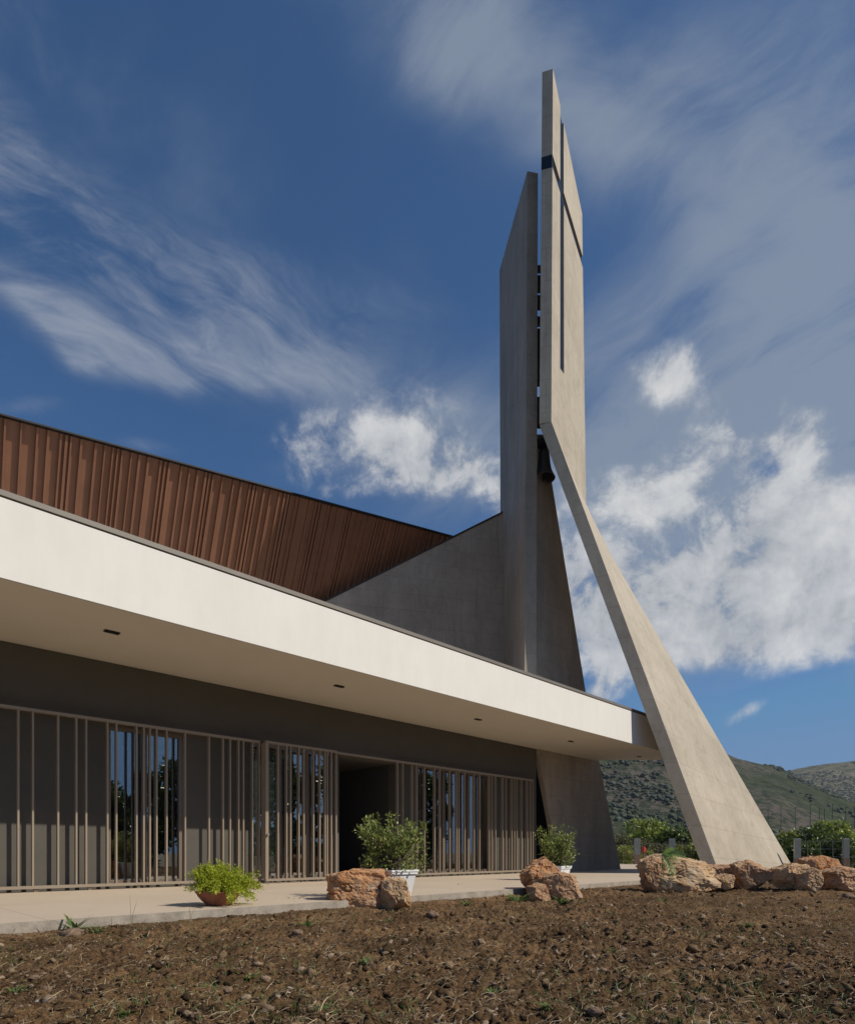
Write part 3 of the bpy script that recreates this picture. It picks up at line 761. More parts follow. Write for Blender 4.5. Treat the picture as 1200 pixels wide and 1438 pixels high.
rock('rock', 1122, 1178, 1201, 1244, 13.6, ROCK_O, 'highest orange rock at the back of the right hand rock pile', 12)
rock('rock', 1150, 1212, 1215, 1247, 13.2, ROCK_D, 'low brown rock at the right edge of the rock pile', 13)
rock('rock', 1002, 1030, 1227, 1246, 12.9, ROCK_T, 'small whitish rock lying before the low reddish rock', 16)

# single stones in the soil
stone_src = [(103, 1314, 15), (275, 1423, 9), (64, 1388, 9), (48, 1375, 7), (246, 1369, 7), (375, 1418, 11), (320, 1400, 8), (418, 1317, 9), (568, 1325, 6), (835, 1424, 12), (875, 1336, 7), (790, 1325, 6), (607, 1285, 9), (1190, 1258, 9), (690, 1395, 7), (1010, 1340, 7), (930, 1300, 6), (1100, 1385, 8), (1150, 1330, 7), (985, 1405, 8), (760, 1370, 6), (300, 1345, 6)]
V3, F3 = ico(4)
for i, (px, py, r) in enumerate(stone_src):
    Y = F*(H+.11)/(py-1198); p = at(px, py, Y); s_ = r/F*Y
    v = V3*(.6+.8*fbm(V3*1.4+i*5.3, 4, 200+i))[:, None]
    v = v*np.array([s_, s_*.8, s_*.6]); me = np_mesh('stone', v, F3); me.polygons.foreach_set('use_smooth', [True]*len(me.polygons))
    o = link('stone', me, STONE_D); zz = float(soil_z(np.array([p.x]), np.array([p.y]))[0])
    o.location = (p.x, p.y, zz+s_*.3); o.rotation_euler = (0, 0, i*1.3)
    tag(o, 'small pale stone lying loose in the ploughed soil', 'stone', 'loose stones in the soil')

# ------------------------------------------------------------------ weeds
def blade_leaf(mb, o, a, L, w, bend, up=.9):
    o = Vector(o); d = Vector((math.cos(a), math.sin(a), 0)); sd = Vector((-d.y, d.x, 0)); prev = None
    for k in range(5):
        t = k/4; p = o+d*(L*t*(.35+bend*t))+Vector((0, 0, L*up*(t-bend*.75*t*t))); wk = w*(1-t)**.6*(.55+t if t < .45 else 1)
        cur = (p-sd*wk, p+sd*wk)
        if prev: mb.face([prev[0], prev[1], cur[1], cur[0]])
        prev = cur
weeds = [(104, 1309, 28), (135, 1312, 14), (20, 1385, 22), (430, 1297, 18), (515, 1350, 16), (345, 1372, 20), (322, 1410, 10), (180, 1425, 16), (460, 1428, 18), (415, 1272, 16), (725, 1262, 24), (788, 1268, 18), (860, 1340, 10), (690, 1390, 14), (1140, 1410, 18), (770, 1415, 18), (640, 1250, 12), (1050, 1300, 12), (930, 1265, 12), (655, 1268, 14), (545, 1290, 9)]
for i, (px, py, r) in enumerate(weeds):
    Y = F*(H+.1)/(py-1198); p = at(px, py, Y); s_ = 1.7*r/F*Y; zz = float(soil_z(np.array([p.x]), np.array([p.y]))[0])
    m_ = MB(); rs = random.Random(i+40)
    for k in range(44):
        a = rs.random()*6.28; o = Vector((p.x+math.cos(a)*s_*.06, p.y+math.sin(a)*s_*.06, zz-.005))
        blade_leaf(m_, o, a+rs.uniform(-.6, .6), s_*rs.uniform(.2, .9), s_*rs.uniform(.03, .075), rs.uniform(.3, .9), rs.uniform(.3, .95))
    o = m_.build('weed', L_WEED, None, smooth=False, merge=False)
    tag(o, 'small green weed sprouting from the ploughed soil', 'weed', 'weeds in the soil')
# thin grass cover in places
def grass_tufts(n):
    X, Y = scatter_points(n, -6, 16, 2.0, 17); Z = soil_z(X, Y)
    keep = fbm(np.stack([X, Y, X*0], 1)*.9, 3, 300) > .53; X, Y, Z = X[keep], Y[keep], Z[keep]
    m_ = []; f_ = []
    for i in range(len(X)):
        for k in range(4):
            a = rng.random()*6.28; L = rng.uniform(.02, .06); w_ = .0022; e = rng.uniform(.4, 1.4)
            o = np.array([X[i]+rng.normal(0, .015), Y[i]+rng.normal(0, .015), Z[i]+.004]); d_ = np.array([math.cos(a)*math.cos(e), math.sin(a)*math.cos(e), math.sin(e)])*L; s2 = np.array([-math.sin(a), math.cos(a), 0])*w_
            b = len(m_)*3; m_.append(np.array([o-s2, o+s2, o+d_])); f_.append([b, b+1, b+2])
    return np.concatenate(m_), np.array(f_)
v, f = grass_tufts(6500)
tag(link('grass', np_mesh('grass', v, f), L_WEED), 'sparse short grass shoots coming up through the soil', 'grass', kind='stuff')
# thistle on the boulder, and the bent dry stalk beside it
def thistle(px, py, Y, size, label, mat_, n=9):
    c = at(px, py, Y); m_ = MB(); rs = random.Random(5)
    for k in range(n):
        a = -1.7+k*2.9/n+rs.uniform(-.2, .2); L = size*rs.uniform(.6, 1.1); d = Vector((math.cos(a), -.35+rs.uniform(-.25, .25), math.sin(a)*.75-.05)).normalized()
        sd = d.cross(Vector((rs.uniform(.1, 1.2), -1, .7))).normalized()
        for j in range(9):
            t = j/8; o = c+d*L*t-Vector((0, 0, L*.35*t*t)); w_ = L*.20*math.sin(math.pi*(t*.8+.15))
            for sg in (-1, 1):
                tip = o+sd*sg*w_+d*w_*.8-Vector((0, 0, w_*.15)); m_.face([o-d*L*.05, o+d*L*.075, tip+d*L*.02, tip])
    return tag(m_.build('thistle', mat_, None, merge=False), label, 'weed')
thistle(930, 1200, 12.08, .40, 'bright green thistle with jagged leaves growing over the tan boulder', L_THISTLE, 11)
st = MB(); st.tube([at(911, 1229, 12.2), at(904, 1217, 12.2), at(897, 1208, 12.2), at(889, 1204, 12.2), at(881, 1201, 12.2)], [.009, .008, .008, .006, .004], 6)
for (px, py) in ((889, 1204), (884, 1202), (881, 1201), (893, 1206)):
    for k in range(3): blade_leaf(st, at(px, py, 12.2), random.random()*6.28, .14, .025, .5, .35)
tag(st.build('dry_stalk', L_DRY, None, merge=False), 'bent yellowish weed stalk sticking up left of the tan boulder', 'weed')
for (px, h_, lab) in ((185, 36, 'thin bare twig standing at the paving edge left of the terracotta bowl'), (268, 24, 'short bare twig standing right at the paving edge by the bowl')):
    Y = 6.35 if px < 200 else 6.7; b = at(px, 1198, Y); b.z = -.1; t = MB()
    for s_ in (-1, 1):
        t.tube([b, b+Vector((.01*s_, 0, h_/F*Y*.5)), b+Vector((.035*s_+.01, .01, h_/F*Y*(1.05 if s_ < 0 else .8)+.05))], [.003, .0025, .0012], 5)
    tag(t.build('twig', STRAW), lab, 'twig')

# ------------------------------------------------------------------ potted plants
def ptn(px, py, z=0.0):                    # point on the paving
    Y = F*(H-z)/(py-1198); return at(px, py, Y)
# terracotta bowl
c = ptn(307, 1271.5); c.z = 0
bowl = empty('potted_fern', c, 'terracotta bowl of bright yellow green feathery fern on the paving', 'potted plant')
m_ = MB(); k = .245
m_.lathe([(0, .002), (.15, .002), (.155, .02), (.20, .06), (.245, .115), (.266, .155), (.278, .158), (.28, .178), (.266, .18), (.256, .16), (0, .15)], c, 48)
m_.build('bowl', TERRA, bowl, smooth=True)
s_ = MB(); s_.lathe([(0, .168), (.1, .17), (.253, .158)], c, 32); s_.build('soil', SOILPOT, bowl, smooth=True)
pts_, nr_ = [], []; stems = MB(); rs = random.Random(9)
for i in range(170):
    a = rs.random()*6.28; el = rs.uniform(.5, 1.5); L = rs.uniform(.24, .35)
    if math.cos(a) > .2 and rs.random() < .6: L *= 1.45; el = max(.45, el*.75)
    p = c+Vector((math.cos(a)*.09*rs.random(), math.sin(a)*.09*rs.random(), .165)); d = Vector((math.cos(a)*math.cos(el), math.sin(a)*math.cos(el), math.sin(el)))
    prev = p; path = [p]
    for j in range(9):
        d = (d+Vector((0, 0, -.06-(.05 if el < .7 else 0)-(.10 if math.cos(a) > .2 else 0)))).normalized(); prev = prev+d*L/9
        if math.cos(a) < .35 or (prev-c).to_2d().length < .31: prev.z = max(prev.z, .215)
        path.append(prev)
        for q in range(15 if j > 1 else 3):
            o = prev+Vector([rs.gauss(0, .02) for _ in range(3)]); pts_.append(o); nr_.append(d+Vector([rs.gauss(0, .6) for _ in range(3)]))
    stems.tube(path[::3], .0022, 4)
me = leaf_mesh('foliage', np.array(pts_), .03, .42, np.array(nr_))
link('foliage', me, L_FERN, bowl); stems.build('stem', L_FERN, bowl)
# square white planters with evergreen bushes
def planter(px, ybase, wd, ht, rz, label, seed, bw, bh, lean, holes):
    c = ptn(px, ybase); c.z = 0; p = empty('potted_bush', c, label, 'potted plant', 'white planters with bushes')
    b = MB(); m = Matrix.Rotation(rz, 3, 'Z')
    def ring(h, z): return [c+m @ Vector((x*h, y*h, 0))+Vector((0, 0, z)) for x, y in ((-1, -1), (1, -1), (1, 1), (-1, 1))]
    w0, w1 = wd*.36, wd*.46
    levels = [(w0, 0), (w1, ht-.075), (w1+.004, ht-.07), (wd*.5, ht-.068), (wd*.5, ht-.035), (wd*.52, ht-.03), (wd*.52, ht), (wd*.46, ht), (wd*.44, ht-.08)]
    rg = [ring(h, z) for h, z in levels]
    b.face(rg[0][::-1])
    for i in range(len(rg)-1):
        for k_ in range(4): j = (k_+1) % 4; b.face([rg[i][k_], rg[i][j], rg[i+1][j], rg[i+1][k_]])
    b.build('planter_box', WHITEPL, p, bevel=.006)
    s2 = MB(); s2.face(ring(wd*.445, ht-.06)); s2.build('soil', SOILPOT, p)
    rs = random.Random(seed); st = MB(); tips = []
    for k_ in range(36):
        a = rs.random()*6.28; r = bw/2*rs.uniform(.3, 1.0); hz = bh*rs.uniform(.55, 1.0)*(1-.25*(r/(bw/2))**2)
        q = c+Vector((math.cos(a)*r+lean*hz, math.sin(a)*r*.8, ht+hz)); o = c+Vector((rs.uniform(-.06, .06), rs.uniform(-.06, .06), ht-.07))
        md = o.lerp(q, .5)+Vector((rs.uniform(-.06, .06), rs.uniform(-.06, .06), .06))
        st.tube([o, md, q], [.011, .007, .003], 5); tips += [(q, 1), (md.lerp(q, .55), .9), (md.lerp(q, .2), .8)]
        if r < bw*.3: tips.append((md, .7))
        q2 = c+Vector((math.cos(a)*r*.9+lean*.1, math.sin(a)*r*.7, ht+bh*rs.uniform(.02, .35)))
        st.tube([md.lerp(o, .5), q2], [.006, .003], 5); tips.append((q2, .9))
    st.build('stem', BARK, p)
    P_, N_ = [], []
    for q, w in tips:
        for k_ in range(20):
            d = Vector([rs.gauss(0, 1) for _ in range(3)]).normalized(); o = q+d*rs.uniform(.02, .11); P_.append(o); N_.append(d+Vector((0, 0, .4)))
    link('foliage', leaf_mesh('foliage', np.array(P_), .055, .55, np.array(N_)), L_BUSH, p)
    return p
planter(551, 1259, .54, .40, R(47), 'white square planter with a wide leafy bush behind the large orange rock', 21, 1.22, .80, -.06, 0)
planter(783, 1236, .47, .34, R(47), 'white square planter with a round leafy bush by the shaded tower leg', 22, 1.12, .98, -.10, 0)

# white plastic chair behind the glass
cc = fp(s_at(603, QW-.75), QW-.75, 0); chair = empty('chair', cc, 'pale plastic chair standing inside behind the glass doors', 'chair', None, R(200))
M4 = chain(chair)
def cb(name, boxes, tubes=()):
    b = MB()
    for c_, d_ in boxes:
        x, y, z = [k/2 for k in d_]; c_ = Vector(c_)
        lo = [M4 @ (c_+Vector(p)) for p in ((-x, -y, -z), (x, -y, -z), (x, y, -z), (-x, y, -z))]; hi = [M4 @ (c_+Vector(p)) for p in ((-x, -y, z), (x, -y, z), (x, y, z), (-x, y, z))]
        b.hexa(lo, hi)
    for pts, r in tubes: b.tube([M4 @ Vector(p) for p in pts], r, 8)
    return b.build(name, WHITEPL, chair, bevel=.005)
cb('seat', [((0, 0, .44), (.46, .44, .03))])
cb('backrest', [((x, .24, .66), (.05, .02, .38)) for x in (-.17, -.085, 0, .085, .17)]+[((0, .245, .86), (.46, .03, .06))])
for x in (-1, 1):
    for y in (-1, 1): cb('leg', [], [([(x*.19, y*.17, .43), (x*.23, y*.22, 0)], .02)])
    cb('armrest', [((x*.24, 0, .66), (.05, .46, .025))], [([(x*.24, -.2, .65), (x*.22, -.19, .43)], .018)])

# ------------------------------------------------------------------ background: fence, hedges, poles, houses, hills
FY = 27.0
def fence_line(pxs, Y, ytop, ybot, label, mesh_px=None):
    a = at(pxs[0], 1198, Y); fe = empty('fence', Vector((a.x, a.y, -.3)), label, 'fence')
    for px in pxs:
        p0 = at(px, ytop, Y); b = MB(); w_ = 8.5/F*Y
        zm = p0.z*.36
        b.box((p0.x, p0.y, (p0.z+zm)/2), (w_, .10, p0.z-zm)); po = b.build('fence_post', GALV, fe, bevel=.01)
        c_ = MB(); c_.box((p0.x, p0.y, (zm-.4)/2-.001), (w_*1.02, .13, zm+.4)); c_.build('post_base', RUSTBASE, po)
    m_ = MB(); zt2 = at(600, ytop+3, Y).z; x0, x1 = (at(q, 1198, Y).x for q in (mesh_px or (pxs[0]-60, pxs[-1]+60)))
    xx = x0
    while xx < x1: m_.tube([(xx, Y, -.3), (xx, Y, zt2)], .009, 4); xx += .48
    zz = -.1
    while zz < zt2: m_.tube([(x0, Y+.02, zz), (x1, Y+.02, zz)], .009, 4); zz += .30
    m_.build('wire_mesh', GALV, fe); return fe
fence_line([1119, 1187, 1260], 24.0, 1178, 1215, 'wire mesh fence with broad grey posts in front of the right hand hedge', (1116, 1330))
fence_line([894, 943, 992], 36.0, 1178, 1212, 'wire mesh fence with grey posts seen between the two tower legs', (840, 1060))
# red marker post between the legs
p = at(903.5, 1198, 34); mk = empty('marker_post', (p.x, p.y, -.35), 'small red capped post between the two tower legs', 'post')
b = MB(); b.tube([(p.x, p.y, -.35), (p.x, p.y, at(0, 1197, 34).z)], .05, 10); b.build('post', RUSTBASE, mk)
b = MB(); b.tube([(p.x, p.y, at(0, 1197, 34).z), (p.x, p.y, at(0, 1189, 34).z)], [.09, .07], 10); b.tube([(p.x-.12, p.y, at(0, 1192, 34).z), (p.x+.12, p.y, at(0, 1192, 34).z)], .04, 8); b.build('cap', REDPAINT, mk)
bl_ = 'bushes behind the fence'
bush('bush', 905, 1149, 46, 4.4, 'dense', L_HEDGE, 'dense green bush between the tower legs, at its left by the shaded leg', group=bl_)
bush('bush', 940, 1154, 50, 3.8, 'dense', L_HEDGE, 'lower green bush in the middle of the gap between the tower legs', group=bl_)
bush('bush', 968, 1147, 44, 4.2, 'loose', L_DARK, 'dark leafy bush close beside the sunlit leg, between the legs', group=bl_)
bush('bush', 878, 1162, 42, 3.0, 'dry', L_DRY, 'olive brown bush half hidden by the shaded leg', group=bl_)
bush('bush', 925, 1172, 40, 3.8, 'dry', L_DRY, 'greyish dry bush in front of the green ones between the legs', group=bl_)
bush('bush', 885, 1188, 38, 3.0, 'dry', L_PALM, 'low straw coloured bush at the end of the paving', group=bl_)
bush('bush', 972, 1180, 37, 2.2, 'loose', L_PALM, 'yellow green bush with long leaves beside the sunlit leg', group=bl_)
bush('bush', 1000, 1165, 42, 4.2, 'dense', L_DARK, 'dark bush mostly behind the sunlit leg', group=bl_)
bush('bush', 1090, 1158, 33, 3.2, 'loose', L_PALM, 'yellow green leafy bush just right of the sunlit leg', group=bl_)
bush('bush', 1063, 1166, 36, 3.0, 'loose', L_HEDGE, 'green bush behind the right edge of the sunlit leg', group=bl_)
bush('bush', 1140, 1157, 30, 2.9, 'dense', L_DARK, 'dark hedge bush behind the wire mesh, left one', group=bl_)
bush('bush', 1165, 1150, 31, 2.8, 'dense', L_HEDGE, 'tall bright topped bush behind the wire mesh', group=bl_)
bush('bush', 1205, 1163, 29, 2.6, 'dense', L_HEDGE, 'green bush at the right edge of the photo', group=bl_)
bush('bush', 1120, 1168, 28, 2.2, 'loose', L_DARK, 'low dark bush directly behind the left grey post of the right fence', group=bl_)
bush('bush', 1182, 1172, 27.5, 2.4, 'dense', L_DARK, 'low dark bush at the foot of the right fence', group=bl_)
bush('bush', 1245, 1155, 33, 3.0, 'dense', L_HEDGE, 'green bush just past the right edge of the photo', group=bl_)
# dark poles
for i, (px, y0, Y, r) in enumerate([(880.5, 1128, 60, .06), (951, 1135, 70, .06), (1078, 1136, 75, .05), (1096, 1132, 75, .05), (1116, 1134, 75, .05), (1137, 1130, 75, .05), (1150, 1136, 75, .05), (1157, 1136, 75, .05), (1168, 1130, 75, .05), (1187, 1134, 75, .05), (1199, 1134, 75, .05)]):
    b = MB(); p = at(px, y0, Y); b.tube([(p.x, Y, -.42), p], [r*.75, r*.5], 8); b.box(p+Vector((.08, 0, -.03)), (.24, .10, .05))
    near = px < 1000
    lab = ['thin dark pole rising above the bush beside the shaded leg', 'thin dark pole close to the sunlit leg, between the legs'][i] if near else 'thin dark pole standing in the row behind the right hand hedge'
    tag(b.build('pole', BLACKMETAL), lab, 'pole', None if near else 'row of poles behind the hedge')
# small far houses
def house(px, y0, Y, w_, h_, label):
    p = at(px, 1198, Y); zt2 = at(px, y0, Y).z; hs_ = empty('house', (p.x, p.y, zt2-h_), label, 'house', None, R(15)); M = chain(hs_)
    b = MB(); lo = [M @ Vector(q) for q in ((-w_/2, -3, 0), (w_/2, -3, 0), (w_/2, 3, 0), (-w_/2, 3, 0))]; b.hexa(lo, [q+Vector((0, 0, h_)) for q in lo]); b.build('wall', PLASTER, hs_)
    b = MB(); lo = [M @ Vector(q) for q in ((-w_/2-.3, -3.3, h_), (w_/2+.3, -3.3, h_), (w_/2+.3, 3.3, h_), (-w_/2-.3, 3.3, h_))]
    hi = [M @ Vector(q) for q in ((-w_/2+.8, -.2, h_+1.2), (w_/2-.8, -.2, h_+1.2), (w_/2-.8, .2, h_+1.2), (-w_/2+.8, .2, h_+1.2))]; b.hexa(lo, hi); b.build('roof', RUSTBASE, hs_)
    for q in (-.25, .25):
        b = MB(); lo = [M @ Vector(v_) for v_ in ((q*w_-.5, -3.04, h_*.4), (q*w_+.5, -3.04, h_*.4), (q*w_+.5, -2.99, h_*.4), (q*w_-.5, -2.99, h_*.4))]; b.hexa(lo, [v_+Vector((0, 0, 1.2)) for v_ in lo]); b.build('window', BLACKMETAL, hs_)
house(1101, 1160, 330, 7, 4, 'small white house far off at the foot of the hill, right of the sunlit leg')
house(1116, 1166, 300, 6, 3.4, 'low white shed in front of the far house above the hedge')
house(868, 1152, 330, 7, 3.4, 'far white house peeping out beside the shaded tower leg')

def hill(name, prof, Yfoot, Yridge, m, namp, seed, back=1.5):
    pxs = np.linspace(prof[0][0], prof[-1][0], 420); rp = np.interp(pxs, [p[0] for p in prof], [p[1] for p in prof])
    bs = np.linspace(0, back, 150); A, B = np.meshgrid(pxs, bs); Rr = np.meshgrid(rp, bs)[0]
    Yd = Yfoot+(Yridge-Yfoot)*B
    hr_ = (1198-Rr)/F*Yridge
    k = np.where(B <= 1, np.sin(np.minimum(B, 1)*math.pi/2)**1.25, 1-(B-1)*.9)
    X = (A-600)/F*Yd; Z = H+hr_*k
    p = np.stack([X.ravel(), Yd.ravel(), Z.ravel()], 1)
    sc_ = 1/namp
    nz = (fbm(p*sc_*.12, 6, seed, .55)-.5)
    rg = np.abs(fbm(p*sc_*.05, 4, seed+20)-.5)
    env = np.sin(np.clip(B.ravel(), 0, 1)*math.pi)*.9+.25*np.clip(B.ravel(), 0, 1)
    p[:, 2] += nz*namp*1.1*env*2-rg*namp*3*np.clip(env-.25, 0, 1)
    p[:, 2] = np.where(B.ravel() < .01, -2, p[:, 2])
    n0 = len(pxs); idx = np.arange(len(p)).reshape(len(bs), n0)
    f = np.stack([idx[:-1, :-1], idx[:-1, 1:], idx[1:, 1:], idx[1:, :-1]], -1).reshape(-1, 4)
    me = np_mesh(name, p, f); me.polygons.foreach_set('use_smooth', [True]*len(me.polygons))
    tag(link(name, me, m), kind='structure'); return p
h1 = hill('hill', [(300, 1000), (700, 1025), (800, 1032), (850, 1040), (930, 1038), (990, 1050), (1018, 1063), (1030, 1068), (1060, 1075), (1085, 1080), (1100, 1086), (1120, 1098), (1150, 1111), (1200, 1131), (1300, 1158), (1500, 1182), (1800, 1194)], 210, 520, HILL1, 9, 5)
h2 = hill('far_hill', [(900, 1150), (1000, 1105), (1100, 1089), (1130, 1083), (1165, 1078), (1200, 1075), (1300, 1062), (1500, 1050), (1900, 1080)], 650, 1250, HILL2, 16, 6)
# scrub dotted over the hillside
V0, F0 = ico(1)
def scrub(p, n, smin, smax, fmask, seed):
    c_ = p[rng.integers(len(p), size=n*4)]; zlo, zhi = np.percentile(p[:, 2], (30, 90)); msk = fbm(c_*fmask, 4, seed) > .515+.10*np.clip((c_[:, 2]-zlo)/(zhi-zlo), 0, 1); c_ = c_[msk][:n]; vv, ff = [], []
    for i, q in enumerate(c_):
        s_ = smin+(smax-smin)*rng.random()**1.8; b = V0*(.7+.6*rng.random((len(V0), 1)))*s_*np.array([1, 1, .75])
        vv.append(b+q+np.array([rng.normal(0, 1.2), rng.normal(0, 1.2), s_*.2])); ff.append(F0+i*len(V0))
    return np.concatenate(vv), np.concatenate(ff)
vis = h1[(h1[:, 1] < 545) & (np.abs((h1[:, 0]/h1[:, 1])*F+600-1010) < 230)]
v, f = scrub(vis, 4800, .3, 1.5, .018, 77)
tag(link('hill_scrub', np_mesh('hill_scrub', v, f), SCRUB), 'dark shrubs dotted over the hillside behind the tower', 'scrub', kind='stuff')
vis = h2[(h2[:, 1] < 1330) & (np.abs((h2[:, 0]/h2[:, 1])*F+600-1150) < 120)]
v, f = scrub(vis, 2500, .8, 2.4, .01, 78)
tag(link('far_scrub', np_mesh('far_scrub', v, f), SCRUB), 'dark shrubs on the paler hill far behind', 'scrub', kind='stuff')
# dry grass strip in front of the hedges
def strip(x0, x1, y0, y1, n, zb):
    vv, ff = [], []
    for i in range(n):
        x, y = rng.uniform(x0, x1), rng.uniform(y0, y1); L = rng.uniform(.15, .5); a = rng.random()*6.28; w_ = .012
        d_ = np.array([math.cos(a)*.35, math.sin(a)*.35, 1])*L; s2 = np.array([-math.sin(a), math.cos(a), 0])*w_; o = np.array([x, y, zb]); b = i*3
        vv.append(np.array([o-s2, o+s2, o+d_])); ff.append([b, b+1, b+2])
    return np.concatenate(vv), np.array(ff)
v1, f1_ = strip(9, 24, 22, 30, 5000, -.35)
v2, f2_ = strip(10.5, 20, 14.5, 21, 2600, -.2)
v3, f3_ = strip(9, 22, 33, 44, 4500, -.4)
v = np.concatenate([v1, v2, v3]); f = np.concatenate([f1_, f2_+len(v1), f3_+len(v1)+len(v2)])
tag(link('dry_grass', np_mesh('dry_grass', v, f), GRASS), 'dry yellow grass in the field behind the rocks', 'grass', kind='stuff')

# trees across the yard, seen as reflections in the glass doors
def tree(name, x, y, h, rad, label, seed):
    t = empty(name, (x, y, -.4), label, 'tree', 'trees mirrored in the glass doors'); rs = random.Random(seed); bl = []
    for k_ in range(52):
        a = rs.random()*6.28; r = rad*rs.random()**.6; z = h*(.06+.94*rs.random())*(1-.25*r/rad); bl.append((r*math.cos(a)+x, r*math.sin(a)+y, z-.4, rad*rs.uniform(.16, .3)))
    p_, n_ = blob_points(13000, bl, .3); link('crown', leaf_mesh('crown', p_, .3, .55, n_), L_DARK, t)
    tk = MB(); tk.tube([(x, y, -.4), (x+.1, y, h*.3), (x, y+.1, h*.75)], [.22, .16, .05], 8)
    for k_ in range(7):
        a = k_*.9; tk.tube([(x+.1, y, h*(.25+.05*k_)), (x+rad*.4*math.cos(a), y+rad*.4*math.sin(a), h*(.45+.05*k_)), (x+rad*.75*math.cos(a), y+rad*.75*math.sin(a), h*(.55+.05*k_))], [.09, .06, .02], 6)
    tk.build('trunk', BARK, t); return t
for i, (x, y, h, r, lab) in enumerate([
    (22, 2.6, 7.4, 2.9, 'tree with the tallest crown mirrored in the left glass doors'), (23.5, -2.6, 6.2, 2.8, 'broad tree mirrored at the left of the left glass doors'),
    (20, -7.5, 5.4, 2.4, 'small tree mirrored at the very edge of the left glass doors'), (24.5, 7.2, 8.6, 3.0, 'dark tree mirrored behind the sliding slat panel'),
    (25.5, 11.8, 8.8, 3.0, 'dark tree mirrored beside the entrance'), (26.5, 16.5, 8.2, 2.9, 'tree mirrored in the far glass doors next to the chair')]):
    tree('tree', x, y, h, r, lab, i+1)

# ------------------------------------------------------------------ sky, sun
wd = bpy.data.worlds.new('World'); sc.world = wd; wd.use_nodes = True; nt = wd.node_tree
bg = nt.nodes['Background']; bg.inputs['Strength'].default_value = .064
sky = nt.nodes.new('ShaderNodeTexSky'); sky.sky_type = 'NISHITA'; sky.sun_disc = False
sky.sun_elevation = R(43.7); sky.sun_rotation = math.atan2(SUN.x, SUN.y)
sky.altitude = 300; sky.air_density = 1.0; sky.dust_density = 0.0; sky.ozone_density = 2.2
D = nt.nodes.new('ShaderNodeTexCoord').outputs['Generated']
def vdot(a, v):
    n = nt.nodes.new('ShaderNodeVectorMath'); n.operation = 'DOT_PRODUCT'; nt.links.new(a, n.inputs[0]); n.inputs[1].default_value = v; return n.outputs['Value']
def warp(vec, scale, amt):
    n = nt.nodes.new('ShaderNodeTexNoise'); n.inputs['Scale'].default_value = scale; n.inputs['Detail'].default_value = 3; nt.links.new(vec, n.inputs['Vector'])
    a = nt.nodes.new('ShaderNodeVectorMath'); a.operation = 'MULTIPLY_ADD'; nt.links.new(n.outputs['Color'], a.inputs[0]); a.inputs[1].default_value = (amt, amt, amt); nt.links.new(vec, a.inputs[2])
    b = nt.nodes.new('ShaderNodeVectorMath'); b.operation = 'SUBTRACT'; nt.links.new(a.outputs[0], b.inputs[0]); b.inputs[1].default_value = (amt*.5,)*3; return b.outputs[0]
DP_ = warp(warp(D, 2.6, .14), 9, .05)
def skydir(px, py): return Vector(((px-600)/F, 1, (1198-py)/F)).normalized()
def patch(px, py, a, b, ang, wgt):
    """soft elliptical cloud region round one direction of the sky"""
    c = skydir(px, py); e = 40
    t1 = (skydir(px+e*math.cos(R(ang)), py+e*math.sin(R(ang)))-c); t1 = (t1-c*t1.dot(c)).normalized(); t2 = c.cross(t1)
    sA = (skydir(px+a*math.cos(R(ang)), py+a*math.sin(R(ang)))-skydir(px, py)).length
    sB = (skydir(px-b*math.sin(R(ang)), py+b*math.cos(R(ang)))-skydir(px, py)).length
    dc = math_(nt, 'MAXIMUM', vdot(DP_, c), .05)
    u = math_(nt, 'DIVIDE', math_(nt, 'DIVIDE', vdot(DP_, t1), dc), sA); v = math_(nt, 'DIVIDE', math_(nt, 'DIVIDE', vdot(DP_, t2), dc), sB)
    r2 = math_(nt, 'ADD', math_(nt, 'MULTIPLY', u, u), math_(nt, 'MULTIPLY', v, v))
    return math_(nt, 'MULTIPLY', math_(nt, 'POWER', 2.718, math_(nt, 'MULTIPLY', r2, -1)), wgt)
def total(lst):
    r = lst[0]
    for x in lst[1:]: r = math_(nt, 'ADD', r, x)
    return r
# cloud-layer coordinates: the direction carried out to a flat layer overhead
sz = nt.nodes.new('ShaderNodeSeparateXYZ'); nt.links.new(D, sz.inputs[0])
zz = math_(nt, 'ADD', math_(nt, 'MAXIMUM', sz.outputs['Z'], 0), .18)
cb_ = nt.nodes.new('ShaderNodeCombineXYZ'); nt.links.new(math_(nt, 'DIVIDE', sz.outputs['X'], zz), cb_.inputs[0]); nt.links.new(math_(nt, 'DIVIDE', sz.outputs['Y'], zz), cb_.inputs[1])
LAY = cb_.outputs[0]
def lay_noise(scale, stretch, ang, detail, rough, dist, off=0):
    m = nt.nodes.new('ShaderNodeMapping'); m.inputs['Rotation'].default_value = (0, 0, R(-ang)); m.inputs['Location'].default_value = (off, off*.7, off*.3)
    nt.links.new(LAY, m.inputs[0]); m2 = nt.nodes.new('ShaderNodeMapping'); m2.inputs['Scale'].default_value = (1/stretch, 1, 1); nt.links.new(m.outputs[0], m2.inputs[0])
    return noise(nt, m2.outputs[0], scale, detail, rough, dist)
def smooth(x, a, b):
    n = nt.nodes.new('ShaderNodeMapRange'); n.interpolation_type = 'SMOOTHSTEP'; nt.links.new(x, n.inputs[0]); n.inputs[1].default_value = a; n.inputs[2].default_value = b; return n.outputs[0]
LAY0 = LAY
LAY = warp(LAY0, 2.2, .28)
fib = lay_noise(6.0, 3.6, 34, 8, .68, .25)
low = lay_noise(2.6, 1.8, 34, 3, .6, .3, 1.7)
fib2 = lay_noise(4.6, 2.4, -48, 8, .66, .3, 5.3)
low2 = lay_noise(1.9, 1.5, -48, 3, .6, .3, 8.1)
DW = warp(D, 5, .06)
puff = noise(nt, DW, 7.0, 9, .68, .2)
puff2 = noise(nt, DW, 17, 7, .62, .2)
